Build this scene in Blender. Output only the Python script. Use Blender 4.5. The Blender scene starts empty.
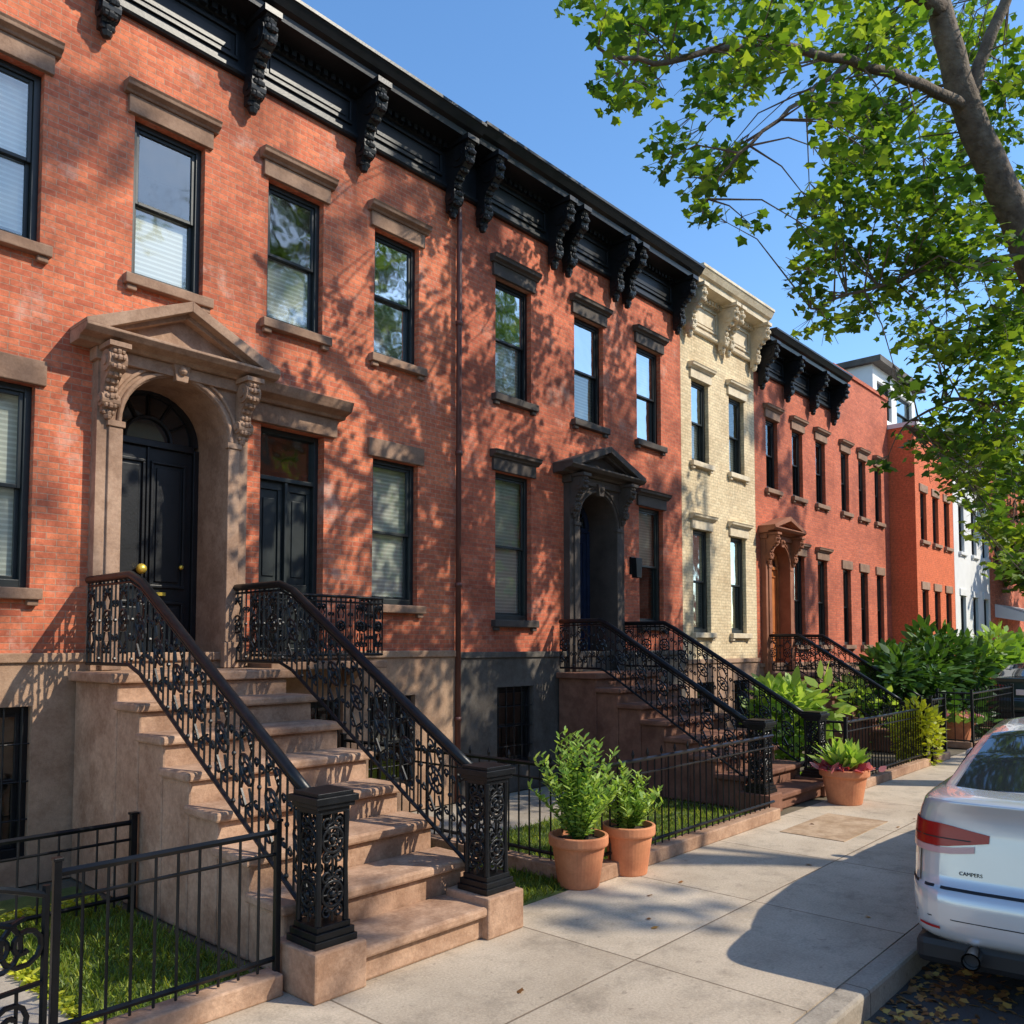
import bpy, bmesh, math, random
import numpy as np
from mathutils import Vector, Matrix
R = random.Random(7); NR = np.random.RandomState(11)
S = bpy.context.scene; col = S.collection
pi = math.pi
# ------------------------------------------------------------------ camera
F = 840.0; AL = math.atan(758/840.0); CA, SA = math.cos(AL), math.sin(AL)
PIT = math.radians(3); YC = 645-F*math.tan(PIT)
CAM = Vector((0, -6.83, 1.75))
FW = Vector((CA*math.cos(PIT), SA*math.cos(PIT), math.sin(PIT)))
UP = Vector((-CA*math.sin(PIT), -SA*math.sin(PIT), math.cos(PIT)))
RT = Vector((SA, -CA, 0))
def ray(X, Y): return RT*((X-512)/F)+UP*((YC-Y)/F)+FW
def at(X, Y, yp):
    r = ray(X, Y); k = (yp-CAM.y)/r.y; return CAM+r*k
def atd(X, Y, d): return CAM+ray(X, Y)*d
def gp(X, Y, z=0):
    r = ray(X, Y); return CAM+r*((z-CAM.z)/r.z)
def proj(p):
    v = Vector(p)-CAM; d = v.dot(FW)
    if d < 0.2: return None
    return 512+F*v.dot(RT)/d, YC-F*v.dot(UP)/d
cd = bpy.data.cameras.new('camera'); cam = bpy.data.objects.new('camera', cd); col.objects.link(cam)
cam.location = CAM
cam.rotation_euler = Matrix((RT, UP, -FW)).transposed().to_euler()
cd.lens = F/1024*36; cd.sensor_width = 36; cd.clip_end = 3000; cd.clip_start = .05
cd.shift_y = (YC-512)/1024
S.camera = cam
# ------------------------------------------------------------------ materials
def newmat(name):
    m = bpy.data.materials.new(name); m.use_nodes = True
    nt = m.node_tree; return m, nt, nt.nodes['Principled BSDF']
def N(nt, t, **k):
    n = nt.nodes.new(t)
    for a, b in k.items(): setattr(n, a, b)
    return n
def ramp(nt, fac, stops):
    r = N(nt, 'ShaderNodeValToRGB'); e = r.color_ramp.elements
    while len(e) < len(stops): e.new(.5)
    for q, (p, c) in zip(e, stops):
        q.position = p; q.color = (c[0], c[1], c[2], 1) if hasattr(c, '__len__') else (c, c, c, 1)
    nt.links.new(fac, r.inputs[0]); return r.outputs[0]
def noise_n(nt, scale, detail=4, vec=None, rough=.55):
    n = N(nt, 'ShaderNodeTexNoise'); n.inputs['Scale'].default_value = scale
    n.inputs['Detail'].default_value = detail; n.inputs['Roughness'].default_value = rough
    if vec is None:
        g = N(nt, 'ShaderNodeNewGeometry'); vec = g.outputs['Position']
    nt.links.new(vec, n.inputs['Vector']); return n.outputs['Fac']
def mixc(nt, fac, a, b, mode='MIX'):
    m = N(nt, 'ShaderNodeMix', data_type='RGBA', blend_type=mode)
    for sock, v in ((m.inputs[0], fac), (m.inputs[6], a), (m.inputs[7], b)):
        if isinstance(v, (int, float)): sock.default_value = v
        elif isinstance(v, tuple): sock.default_value = (v[0], v[1], v[2], 1)
        else: nt.links.new(v, sock)
    return m.outputs[2]
def bump(nt, bs, h, strength, dist):
    b = N(nt, 'ShaderNodeBump'); b.inputs['Strength'].default_value = strength
    b.inputs['Distance'].default_value = dist
    nt.links.new(h, b.inputs['Height']); nt.links.new(b.outputs[0], bs.inputs['Normal']); return b
def mnoise(name, c1, c2, scale=6, rough=.8, bs=40, bst=.4, bd=.004, metal=0, spec=.5, coat=0, detail=5, weather=0):
    m, nt, p = newmat(name)
    c = ramp(nt, noise_n(nt, scale, detail), [(.3, c1), (.7, c2)])
    if weather:
        c = mixc(nt, weather, c, ramp(nt, noise_n(nt, 5, 9, rough=.78), [(.40, (.60,.51,.44)), (.58, (1.06,1.04,1.02))]), 'MULTIPLY')
        c = mixc(nt, weather*.7, c, ramp(nt, noise_n(nt, 45, 3), [(.3, .7), (.7, 1.15)]), 'MULTIPLY')
    nt.links.new(c, p.inputs['Base Color']); p.inputs['Roughness'].default_value = rough
    p.inputs['Metallic'].default_value = metal; p.inputs['Specular IOR Level'].default_value = spec
    p.inputs['Coat Weight'].default_value = coat; p.inputs['Coat Roughness'].default_value = .04
    if bst: bump(nt, p, noise_n(nt, bs, 5), bst, bd)
    return m
def mbrick(name, c1, c2, mortar, blot=.5, white=0.0, dark=(.42, .35, .33)):
    m, nt, p = newmat(name)
    g = N(nt, 'ShaderNodeNewGeometry'); sx = N(nt, 'ShaderNodeSeparateXYZ'); nt.links.new(g.outputs['Position'], sx.inputs[0])
    ad = N(nt, 'ShaderNodeMath', operation='ADD'); nt.links.new(sx.outputs[0], ad.inputs[0]); nt.links.new(sx.outputs[1], ad.inputs[1])
    cb = N(nt, 'ShaderNodeCombineXYZ'); nt.links.new(ad.outputs[0], cb.inputs[0]); nt.links.new(sx.outputs[2], cb.inputs[1])
    b = N(nt, 'ShaderNodeTexBrick'); nt.links.new(cb.outputs[0], b.inputs['Vector'])
    for k, v in (('Scale', 1), ('Mortar Size', .004), ('Mortar Smooth', .3), ('Bias', -.1), ('Brick Width', .15), ('Row Height', .049)):
        b.inputs[k].default_value = v
    b.inputs['Color1'].default_value = (*c1, 1); b.inputs['Color2'].default_value = (*c2, 1); b.inputs['Mortar'].default_value = (*mortar, 1)
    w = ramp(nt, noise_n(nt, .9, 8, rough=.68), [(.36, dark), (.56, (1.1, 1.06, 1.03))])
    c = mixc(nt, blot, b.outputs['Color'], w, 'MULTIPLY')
    f2 = ramp(nt, noise_n(nt, 21, 4, rough=.7), [(.3, .60), (.7, 1.25)])
    c = mixc(nt, .8, c, f2, 'MULTIPLY')
    if white:
        wm = ramp(nt, noise_n(nt, 1.7, 7, rough=.7), [(.56, 0.0), (.68, white)])
        c = mixc(nt, wm, c, (.66, .44, .34))
    nt.links.new(c, p.inputs['Base Color']); p.inputs['Roughness'].default_value = .88
    inv = N(nt, 'ShaderNodeMath', operation='SUBTRACT'); inv.inputs[0].default_value = 1; nt.links.new(b.outputs['Fac'], inv.inputs[1])
    a2 = N(nt, 'ShaderNodeMath', operation='MULTIPLY_ADD'); nt.links.new(noise_n(nt, 60, 3), a2.inputs[0]); a2.inputs[1].default_value = .6
    nt.links.new(inv.outputs[0], a2.inputs[2]); bump(nt, p, a2.outputs[0], .6, .006)
    return m
def mleaf(name, stops, trans=.45, rough=.5):
    m, nt, p = newmat(name)
    a = N(nt, 'ShaderNodeAttribute', attribute_name='tone')
    c = ramp(nt, a.outputs['Fac'], stops); nt.links.new(c, p.inputs['Base Color']); p.inputs['Roughness'].default_value = rough
    t = N(nt, 'ShaderNodeBsdfTranslucent'); c2 = mixc(nt, 1.0, c, (1.7, 1.55, .75), 'MULTIPLY'); nt.links.new(c2, t.inputs[0])
    mx = N(nt, 'ShaderNodeMixShader'); mx.inputs[0].default_value = trans
    nt.links.new(p.outputs[0], mx.inputs[1]); nt.links.new(t.outputs[0], mx.inputs[2])
    nt.links.new(mx.outputs[0], nt.nodes['Material Output'].inputs[0]); return m
M = {}
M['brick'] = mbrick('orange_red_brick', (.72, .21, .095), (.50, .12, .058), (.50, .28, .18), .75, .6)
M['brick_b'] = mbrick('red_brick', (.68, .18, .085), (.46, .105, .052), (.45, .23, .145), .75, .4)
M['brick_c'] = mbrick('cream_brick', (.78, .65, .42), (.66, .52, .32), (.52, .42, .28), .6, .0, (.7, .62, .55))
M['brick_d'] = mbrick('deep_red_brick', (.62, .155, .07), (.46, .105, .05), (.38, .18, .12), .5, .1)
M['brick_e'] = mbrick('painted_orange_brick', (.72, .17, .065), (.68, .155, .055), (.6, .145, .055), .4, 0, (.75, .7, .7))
M['white_wall'] = mnoise('white_painted_wall', (.66, .66, .64), (.78, .78, .75), 1.5)
M['stone'] = mnoise('brownstone', (.23, .135, .085), (.35, .22, .145), 2.2, .85, 55, .6, .004, weather=.6)
M['stone_light'] = mnoise('pale_brownstone', (.30, .185, .12), (.45, .295, .20), 2, .85, 55, .6, .004, weather=.65)
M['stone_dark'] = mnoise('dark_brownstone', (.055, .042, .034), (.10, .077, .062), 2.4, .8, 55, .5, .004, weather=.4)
M['step'] = mnoise('brownstone_tread', (.36, .21, .13), (.56, .37, .25), 1.8, .85, 70, .6, .005, weather=.75)
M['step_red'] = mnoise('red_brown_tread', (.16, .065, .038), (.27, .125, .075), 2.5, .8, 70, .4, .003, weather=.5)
M['stucco'] = mnoise('brown_stucco', (.33, .20, .125), (.47, .31, .20), 1.3, .9, 90, .7, .005, weather=.55)
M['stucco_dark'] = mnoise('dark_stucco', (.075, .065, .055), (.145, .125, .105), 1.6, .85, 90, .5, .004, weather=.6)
M['cream'] = mnoise('cream_paint', (.66, .55, .38), (.76, .65, .47), 2.5, .7, 40, .3, weather=.4)
M['iron'] = mnoise('black_iron', (.005, .006, .007), (.011, .012, .014), 12, .36, 60, .4, .002, spec=.3)
M['black'] = mnoise('black_painted_wood', (.006, .007, .008), (.013, .014, .016), 8, .4, 40, .35, .003, spec=.4)
M['green'] = mnoise('dark_green_black_paint', (.014, .019, .019), (.025, .031, .03), 8, .42, 40, .3, .002, spec=.4)
M['navy'] = mnoise('dark_blue_paint', (.01, .02, .05), (.02, .035, .08), 8, .4, 40, .3, .002)
M['oak'] = mnoise('orange_brown_wood', (.42, .13, .035), (.56, .19, .055), 6, .45, 40, .3, .002)
M['rust_stone'] = mnoise('rusty_brown_stone', (.26, .095, .045), (.38, .15, .075), 4, .8, 50, .4, .003, weather=.3)
M['brass'] = mnoise('brass', (.9, .62, .08), (.95, .7, .12), 5, .3, 40, 0, 0, .6)
M['pipe'] = mnoise('maroon_pipe', (.09, .03, .022), (.14, .05, .035), 5, .5, 40, .2)
m, nt, p = newmat('window_blind'); M['blind'] = m
g = N(nt, 'ShaderNodeNewGeometry'); sx = N(nt, 'ShaderNodeSeparateXYZ'); nt.links.new(g.outputs['Position'], sx.inputs[0])
mm = N(nt, 'ShaderNodeMath', operation='MULTIPLY'); nt.links.new(sx.outputs[2], mm.inputs[0]); mm.inputs[1].default_value = 150
sn = N(nt, 'ShaderNodeMath', operation='SINE'); nt.links.new(mm.outputs[0], sn.inputs[0])
nt.links.new(ramp(nt, sn.outputs[0], [(0, (.64, .62, .54)), (.6, (.88, .86, .78))]), p.inputs['Base Color'])
m, nt, p = newmat('window_glass'); M['glass'] = m
gl = N(nt, 'ShaderNodeBsdfGlossy'); gl.inputs['Roughness'].default_value = .05; gl.inputs['Color'].default_value = (.62, .66, .64, 1)
tr = N(nt, 'ShaderNodeBsdfTransparent'); tr.inputs[0].default_value = (.9, .94, .91, 1)
fr = N(nt, 'ShaderNodeFresnel'); fr.inputs[0].default_value = 1.45
ma = N(nt, 'ShaderNodeMath', operation='MULTIPLY_ADD'); nt.links.new(fr.outputs[0], ma.inputs[0]); ma.inputs[1].default_value = .6; ma.inputs[2].default_value = .27
bm_ = N(nt, 'ShaderNodeBump'); bm_.inputs['Strength'].default_value = .4; bm_.inputs['Distance'].default_value = .015
nt.links.new(noise_n(nt, 2.5, 2), bm_.inputs['Height']); nt.links.new(bm_.outputs[0], gl.inputs['Normal'])
mx = N(nt, 'ShaderNodeMixShader'); nt.links.new(ma.outputs[0], mx.inputs[0]); nt.links.new(tr.outputs[0], mx.inputs[1]); nt.links.new(gl.outputs[0], mx.inputs[2])
nt.links.new(mx.outputs[0], nt.nodes['Material Output'].inputs[0])
def mplain(name, c, rough=.5, metal=0, coat=0, spec=.5):
    return mnoise(name, tuple(x*.95 for x in c), c, 5, rough, 40, 0, 0, metal, spec, coat)
M['terracotta'] = mnoise('terracotta', (.56, .20, .09), (.68, .28, .13), 6, .8, 50, .3, .003, weather=.3)
M['soil'] = mnoise('soil', (.03, .02, .015), (.07, .05, .035), 20, .95, 60, 1, .02)
M['car'] = mplain('silver_white_paint', (.62, .64, .66), .26, .3, 1)
M['car_dark'] = mplain('dark_green_paint', (.03, .05, .05), .3, .2, 1)
M['car_glass'] = mplain('car_glass', (.02, .025, .03), .04, 0, 1)
M['rubber'] = mplain('tyre_rubber', (.02, .02, .02), .8)
M['trim'] = mplain('black_trim', (.012, .012, .014), .55)
M['chrome'] = mplain('chrome', (.7, .7, .72), .12, 1)
M['red_lens'] = mplain('red_lens', (.36, .006, .008), .22, 0, 0, .5)
M['pale_lens'] = mplain('pale_red_lens', (.62, .35, .34), .2, 0, 0, .5)
M['clear_lens'] = mplain('clear_lens', (.75, .7, .7), .15, 0, 1)
M['bark'] = mnoise('bark', (.085, .06, .042), (.22, .165, .115), 9, .9, 25, 1, .02)
M['maple'] = mleaf('tree_leaf', [(0, (.035, .09, .012)), (.5, (.10, .20, .02)), (1, (.25, .35, .035))], .5)
M['leaf'] = mleaf('shrub_leaf', [(0, (.06, .15, .022)), (.5, (.19, .35, .05)), (1, (.44, .58, .14))], .45)
M['leaf_dark'] = mleaf('dark_shrub_leaf', [(0, (.015, .055, .012)), (.6, (.045, .12, .02)), (1, (.10, .21, .03))], .25)
M['leaf_lime'] = mleaf('lime_leaf', [(0, (.26, .32, .02)), (.5, (.50, .54, .035)), (1, (.70, .68, .08))], .35)
M['flower'] = mleaf('flower_petal', [(0, (.30, .02, .04)), (.5, (.55, .10, .13)), (1, (.65, .35, .38))], .3)
M['grass'] = mleaf('grass_blade', [(0, (.08, .14, .015)), (.6, (.20, .30, .035)), (1, (.42, .46, .07))], .35)
M['dead'] = mleaf('fallen_leaf', [(0, (.14, .06, .02)), (.5, (.42, .19, .06)), (1, (.6, .38, .09))], .2)
# ------------------------------------------------------------------ mesh builder
ORG = {}
class MB:
    def __init__(s): s.v = []; s.f = []
    def add(s, vs, fs):
        o = len(s.v); s.v += [tuple(v) for v in vs]; s.f += [tuple(i+o for i in f) for f in fs]; return s
    def box(s, x0, x1, y0, y1, z0, z1):
        return s.add([(x0,y0,z0),(x1,y0,z0),(x1,y1,z0),(x0,y1,z0),(x0,y0,z1),(x1,y0,z1),(x1,y1,z1),(x0,y1,z1)],
            [(0,3,2,1),(4,5,6,7),(0,1,5,4),(1,2,6,5),(2,3,7,6),(3,0,4,7)])
    def quad(s, a, b, c, d): return s.add([a,b,c,d], [(0,1,2,3)])
    def prism(s, prof, ax, a0, a1):
        def p(a, q): return (a, q[0], q[1]) if ax == 'x' else ((q[0], a, q[1]) if ax == 'y' else (q[0], q[1], a))
        n = len(prof)
        vs = [p(a0, q) for q in prof]+[p(a1, q) for q in prof]
        fs = [tuple(range(n)), tuple(range(2*n-1, n-1, -1))]+[(i, (i+1) % n, n+(i+1) % n, n+i) for i in range(n)]
        return s.add(vs, fs)
    def tube(s, pts, r, n=5, cap=True):
        pts = [Vector(p) for p in pts]; k = len(pts)
        rs = r if isinstance(r, (list, tuple)) else [r]*k
        vs = []; t0 = None
        for i, p in enumerate(pts):
            t = (pts[min(i+1, k-1)]-pts[max(i-1, 0)])
            if t.length < 1e-9: t = Vector((0,0,1))
            t.normalize()
            if t0 is None: u = t.cross(Vector((.3,.2,.93)))
            else: u = u-t*u.dot(t)
            if u.length < 1e-5: u = t.cross(Vector((1,0,0)))
            u.normalize(); w = t.cross(u); t0 = t
            for j in range(n):
                a = 2*pi*j/n; vs.append(p+(u*math.cos(a)+w*math.sin(a))*rs[i])
        fs = [(i*n+j, i*n+(j+1) % n, (i+1)*n+(j+1) % n, (i+1)*n+j) for i in range(k-1) for j in range(n)]
        if cap: fs += [tuple(range(n))[::-1], tuple(range((k-1)*n, k*n))]
        return s.add(vs, fs)
    def lathe(s, prof, c, n=20):
        vs = [(c[0]+r*math.cos(2*pi*j/n), c[1]+r*math.sin(2*pi*j/n), c[2]+z) for r, z in prof for j in range(n)]
        fs = [(i*n+j, i*n+(j+1) % n, (i+1)*n+(j+1) % n, (i+1)*n+j) for i in range(len(prof)-1) for j in range(n)]
        return s.add(vs, fs)
    def ball(s, c, r, n=8, sx=1, sy=1, sz=1):
        vs = []; m = n//2+1
        for i in range(m+1):
            for j in range(n):
                a = pi*i/m; b = 2*pi*j/n
                vs.append((c[0]+sx*r*math.sin(a)*math.cos(b), c[1]+sy*r*math.sin(a)*math.sin(b), c[2]+sz*r*math.cos(a)))
        return s.add(vs, [(i*n+j, i*n+(j+1) % n, (i+1)*n+(j+1) % n, (i+1)*n+j) for i in range(m) for j in range(n)])
    def build(s, name, mat, parent=None, smooth=False, bevel=0, local=False):
        off = Vector((0,0,0)) if (parent is None or local) else ORG[parent.name]
        me = bpy.data.meshes.new(name); me.from_pydata([(v[0]-off.x, v[1]-off.y, v[2]-off.z) for v in s.v], [], s.f)
        bm = bmesh.new(); bm.from_mesh(me); bmesh.ops.recalc_face_normals(bm, faces=bm.faces); bm.to_mesh(me); bm.free()
        me.materials.append(mat)
        if smooth: me.polygons.foreach_set('use_smooth', [True]*len(me.polygons))
        o = bpy.data.objects.new(name, me); col.objects.link(o)
        if parent: o.parent = parent
        ORG[o.name] = off.copy()
        if bevel:
            b = o.modifiers.new('b', 'BEVEL'); b.width = bevel; b.segments = 2; b.limit_method = 'ANGLE'; b.angle_limit = .6
        return o
def tag(o, label, cat=None, group=None, kind=None):
    if label: o['label'] = label
    if cat: o['category'] = cat
    if group: o['group'] = group
    if kind: o['kind'] = kind
    return o
def empty(name, loc, label, cat, group=None):
    o = bpy.data.objects.new(name, None); o.empty_display_size = .2; col.objects.link(o); o.location = loc
    ORG[o.name] = Vector(loc); return tag(o, label, cat, group)
def copy_child(o, parent, loc):
    c = o.copy(); col.objects.link(c); c.parent = parent; c.location = loc; ORG[c.name] = Vector((0,0,0))
    for ch in o.children:
        d = ch.copy(); col.objects.link(d); d.parent = c
    return c
def leaf_mesh(name, P, size, shape, mat, parent=None, up=.5, tone=(0, 1), dirs=None, stretch=1, tones=None):
    P = np.asarray(P, float); n = len(P)
    if shape == 'maple':
        an = np.radians([-90,-45,-20,15,42,90,138,165,200,225]); ra = np.array([.25,.46,.36,.6,.42,.74,.42,.6,.36,.46])
        b = np.stack([ra*np.cos(an), ra*np.sin(an)], 1)
    elif shape == 'oval': b = np.array([(0,-.05),(.22,.2),(.26,.5),(.12,.85),(0,1),(-.12,.85),(-.26,.5),(-.22,.2)])
    elif shape == 'long': b = np.array([(-.05,0),(.05,0),(.09,.35),(.06,.7),(0,1),(-.06,.7),(-.09,.35)])
    elif shape == 'diamond': b = np.array([(0,-.1),(.4,.35),(0,1),(-.4,.35)])
    else: b = np.array([(-.03,0),(.03,0),(.015,.6),(0,1),(-.015,.6)])
    k = len(b); bz = -.28*((b**2).sum(1))
    if dirs is None:
        nn = NR.randn(n, 3); nn /= np.linalg.norm(nn, axis=1)[:, None]; nn[:, 2] = np.abs(nn[:, 2]); nn[:, 2] += up
        nn /= np.linalg.norm(nn, axis=1)[:, None]
        t = NR.randn(n, 3); t -= nn*(t*nn).sum(1)[:, None]; t /= np.linalg.norm(t, axis=1)[:, None]
    else:
        t = np.asarray(dirs, float); t = t+1e-6; t /= np.linalg.norm(t, axis=1)[:, None]
        nn = NR.randn(n, 3)*.6+np.array([0,0,1.0]); nn -= t*(nn*t).sum(1)[:, None]; nn /= np.linalg.norm(nn, axis=1)[:, None]
    a = np.cross(t, nn); sz = np.asarray(size)[:, None, None]
    if parent is not None: P = P-np.array(ORG[parent.name])
    V = P[:, None, :]+sz*(b[None, :, 0:1]*a[:, None, :]*stretch+b[None, :, 1:2]*t[:, None, :]+bz[None, :, None]*nn[:, None, :])
    V = V.reshape(-1, 3)
    me = bpy.data.meshes.new(name); me.vertices.add(n*k); me.vertices.foreach_set('co', V.ravel())
    me.loops.add(n*k); me.loops.foreach_set('vertex_index', np.arange(n*k, dtype=np.int32))
    me.polygons.add(n); me.polygons.foreach_set('loop_start', (np.arange(n)*k).astype(np.int32))
    me.update(calc_edges=True); me.validate()
    tn = (NR.uniform(tone[0], tone[1], n) if tones is None else np.asarray(tones))
    at_ = me.attributes.new('tone', 'FLOAT', 'POINT'); at_.data.foreach_set('value', np.repeat(tn, k).astype(np.float32))
    me.materials.append(mat)
    o = bpy.data.objects.new(name, me); col.objects.link(o)
    if parent: o.parent = parent
    ORG[o.name] = Vector((0,0,0)) if parent is None else ORG[parent.name]
    return o
# ------------------------------------------------------------------ house pieces
def wall_holes(mb, x0, x1, z0, z1, holes, yf, rev):
    xs = sorted({x0, x1}|{h[0] for h in holes}|{h[1] for h in holes}); zs = sorted({z0, z1}|{h[2] for h in holes}|{h[3] for h in holes})
    xs = [x for x in xs if x0 <= x <= x1]; zs = [z for z in zs if z0 <= z <= z1]
    for i in range(len(xs)-1):
        for j in range(len(zs)-1):
            cx, cz = (xs[i]+xs[i+1])/2, (zs[j]+zs[j+1])/2
            if any(h[0] < cx < h[1] and h[2] < cz < h[3] for h in holes): continue
            mb.quad((xs[i],yf,zs[j]),(xs[i+1],yf,zs[j]),(xs[i+1],yf,zs[j+1]),(xs[i],yf,zs[j+1]))
    for h in holes:
        a, b, c, d = h[:4]; y2 = yf+rev
        c_ = max(c, z0); d_ = min(d, z1)
        mb.quad((a,yf,c_),(a,y2,c_),(a,y2,d_),(a,yf,d_)); mb.quad((b,yf,c_),(b,y2,c_),(b,y2,d_),(b,yf,d_))
        mb.quad((a,yf,d_),(b,yf,d_),(b,y2,d_),(a,y2,d_)); mb.quad((a,yf,c_),(b,yf,c_),(b,y2,c_),(a,y2,c_))
def window(root, cx, w, z0, z1, yf, frame='green', lintel='flat', stone='stone', blind=0, sill=True, bars=False):
    a, b = cx-w/2, cx+w/2; y = yf+.07; f = .05
    mb = MB(); mb.box(a, a+f, y, y+.09, z0, z1); mb.box(b-f, b, y, y+.09, z0, z1)
    mb.box(a+f, b-f, y, y+.09, z1-f, z1); mb.box(a+f, b-f, y, y+.09, z0, z0+f*1.3)
    zm = (z0+z1)/2; g = .03
    a1, b1 = a+f, b-f
    for (s0, s1, yy) in ((zm-.015, z1-f, y+.018), (z0+f*1.3, zm+.02, y+.05)):
        mb.box(a1, a1+g, yy, yy+.03, s0, s1); mb.box(b1-g, b1, yy, yy+.03, s0, s1)
        mb.box(a1+g, b1-g, yy+.001, yy+.029, s1-g, s1); mb.box(a1+g, b1-g, yy+.001, yy+.029, s0, s0+g)
    if bars:
        for k in range(5):
            xx = a+.05+(w-.1)*k/4; mb.tube([(xx, yf+.03, z0), (xx, yf+.03, z1)], .008, 6)
        for k in range(1, 4): mb.tube([(a, yf+.03, z0+(z1-z0)*k/4), (b, yf+.03, z0+(z1-z0)*k/4)], .007, 6)
    o = mb.build('window', M[frame], root, bevel=.004)
    t1, t2 = R.uniform(-.004,.004), R.uniform(-.004,.004)
    mp = MB(); mp.quad((a1+g*.5,y+.033,zm),(b1-g*.5,y+.033+t1,zm),(b1-g*.5,y+.033+t1,z1-f),(a1+g*.5,y+.033,z1-f))
    mp.quad((a1+g*.5,y+.066,z0+f),(b1-g*.5,y+.066+t2,z0+f),(b1-g*.5,y+.066+t2,zm),(a1+g*.5,y+.066,zm))
    mp.build('pane', M['glass'], o)
    if blind:
        mq = MB(); zt, zb_ = (z1, z1-(z1-z0)*blind) if blind > 0 else (z0-(z1-z0)*blind, z0)
        mq.box(a+.03, b-.03, y+.10, y+.105, zb_, zt); mq.build('blind', M['blind'], o)
    if sill: MB().box(a-.07, b+.07, yf-.075, yf+.07, z0-.085, z0-.001).box(a-.05, a+.03, yf-.05, yf+.0, z0-.13, z0-.086).box(b-.03, b+.05, yf-.05, yf, z0-.13, z0-.086).build('sill', M[stone], o, bevel=.008)
    if lintel == 'flat': MB().box(a-.07, b+.07, yf-.03, yf+.065, z1+.001, z1+.19).build('lintel', M[stone], o, bevel=.008)
    elif lintel == 'hood':
        m2 = MB().box(a-.06, b+.06, yf-.035, yf+.065, z1+.001, z1+.15)
        m2.prism([(yf+.0, z1+.151),(yf-.05,z1+.151),(yf-.06,z1+.17),(yf-.10,z1+.19),(yf-.105,z1+.215),(yf-.12,z1+.235),(yf,z1+.25)], 'x', a-.1, b+.1)
        m2.build('lintel', M[stone], o, bevel=.005)
    return o
def bracket_mesh(w, hgt, dep):
    sy, sz = dep/.34, hgt/.62
    pr = [(0,0),(-.34,0),(-.34,-.05),(-.30,-.08),(-.325,-.14),(-.30,-.22),(-.22,-.28),(-.15,-.33),(-.12,-.40),(-.135,-.47),(-.11,-.55),(-.06,-.61),(0,-.62)]
    pr = [(a*sy, b*sz) for a, b in pr]
    mb = MB(); mb.prism(pr, 'x', -w*.36, w*.36)
    mb.box(-w*.55, w*.55, -.36*sy, 0, -.045*sz, .0)
    for (yy, zz, rr) in ((-.20,-.155,.10),(-.075,-.5,.065)):
        c = [(yy*sy+rr*sz*math.cos(t*pi/7), zz*sz+rr*sz*math.sin(t*pi/7)) for t in range(14)]
        mb.prism(c, 'x', -w*.46, w*.46)
        c = [(yy*sy+rr*.5*sz*math.cos(t*pi/5), zz*sz+rr*.5*sz*math.sin(t*pi/5)) for t in range(10)]
        mb.prism(c, 'x', -w*.54, w*.54)
    for i, (a, b) in enumerate(pr[3:12]):
        for sx_ in (-.22, 0, .22): mb.ball((sx_*w, a-.008, b), .026*sz*(1.25 if sx_ == 0 else .9), 6)
    mb.ball((0, -.05*sy, -.64*sz), .04*sz, 7)
    return mb
def cornice(root, x0, x1, yf, zb, zt, mat, proj=.42, brackets=(), bw=.13, bdrop=.3, panels=True, name='cornice'):
    h = zt-zb; p = proj
    pr = [(yf-.001,zb),(yf-.05,zb),(yf-.065,zb+.02),(yf-.065,zb+.05),(yf-.035,zb+.07),(yf-.035,zb+h*.60),(yf-.06,zb+h*.62),(yf-.07,zb+h*.68),
          (yf-p*.72,zb+h*.71),(yf-p*.74,zb+h*.80),(yf-p*.85,zb+h*.83),(yf-p*.97,zb+h*.93),(yf-p,zb+h*.94),(yf-p,zb+h*.985),(yf-p*.5,zt),(yf+.15,zt),(yf+.15,zt-.06),(yf-.001,zt-.06)]
    o = MB().prism(pr, 'x', x0, x1).build(name, M[mat], root, bevel=0)
    n = int((x1-x0)/.09); zt_, zb1 = zb+h*.69, zb+h*.60; comb = [(x0, zt_)]
    for i in range(n):
        xx = x0+(x1-x0)*(i+.5)/n; comb += [(xx-.025, zt_-.012), (xx-.025, zb1), (xx+.025, zb1), (xx+.025, zt_-.012)]
    comb += [(x1, zt_)]
    MB().prism(comb, 'y', yf-.12, yf-.066).build('dentil_row', M[mat], o)
    ed = [x0]+sorted(brackets)+[x1]
    if panels:
        for a, b in zip(ed[:-1], ed[1:]):
            a, b = a+bw*.8, b-bw*.8
            if b-a < .25: continue
            pn = MB(); z0, z1 = zb+.12, zb+h*.54
            for q in ((a,b,z0,z0+.03),(a,b,z1-.03,z1),(a,a+.03,z0+.03,z1-.03),(b-.03,b,z0+.03,z1-.03)): pn.box(q[0],q[1],yf-.06,yf-.034,q[2],q[3])
            pn.box(a+.07,b-.07,yf-.047,yf-.034,z0+.065,z1-.065)
            pn.build('panel_moulding', M[mat], o, bevel=.004)
    bm0 = None
    for x in brackets:
        loc = Vector((x, yf-.036, zb+h*.7))-ORG[root.name]
        if bm0 is None:
            bm0 = bracket_mesh(bw, h*.66+bdrop, p*.8).build('cornice_bracket', M[mat], root, local=True); bm0.location = loc
        else: copy_child(bm0, root, loc)
    return o
def archpts(cx, r, zs, n=18): return [(cx+r*math.cos(pi-pi*i/n), zs+r*math.sin(pi-pi*i/n)) for i in range(n+1)]
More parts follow.
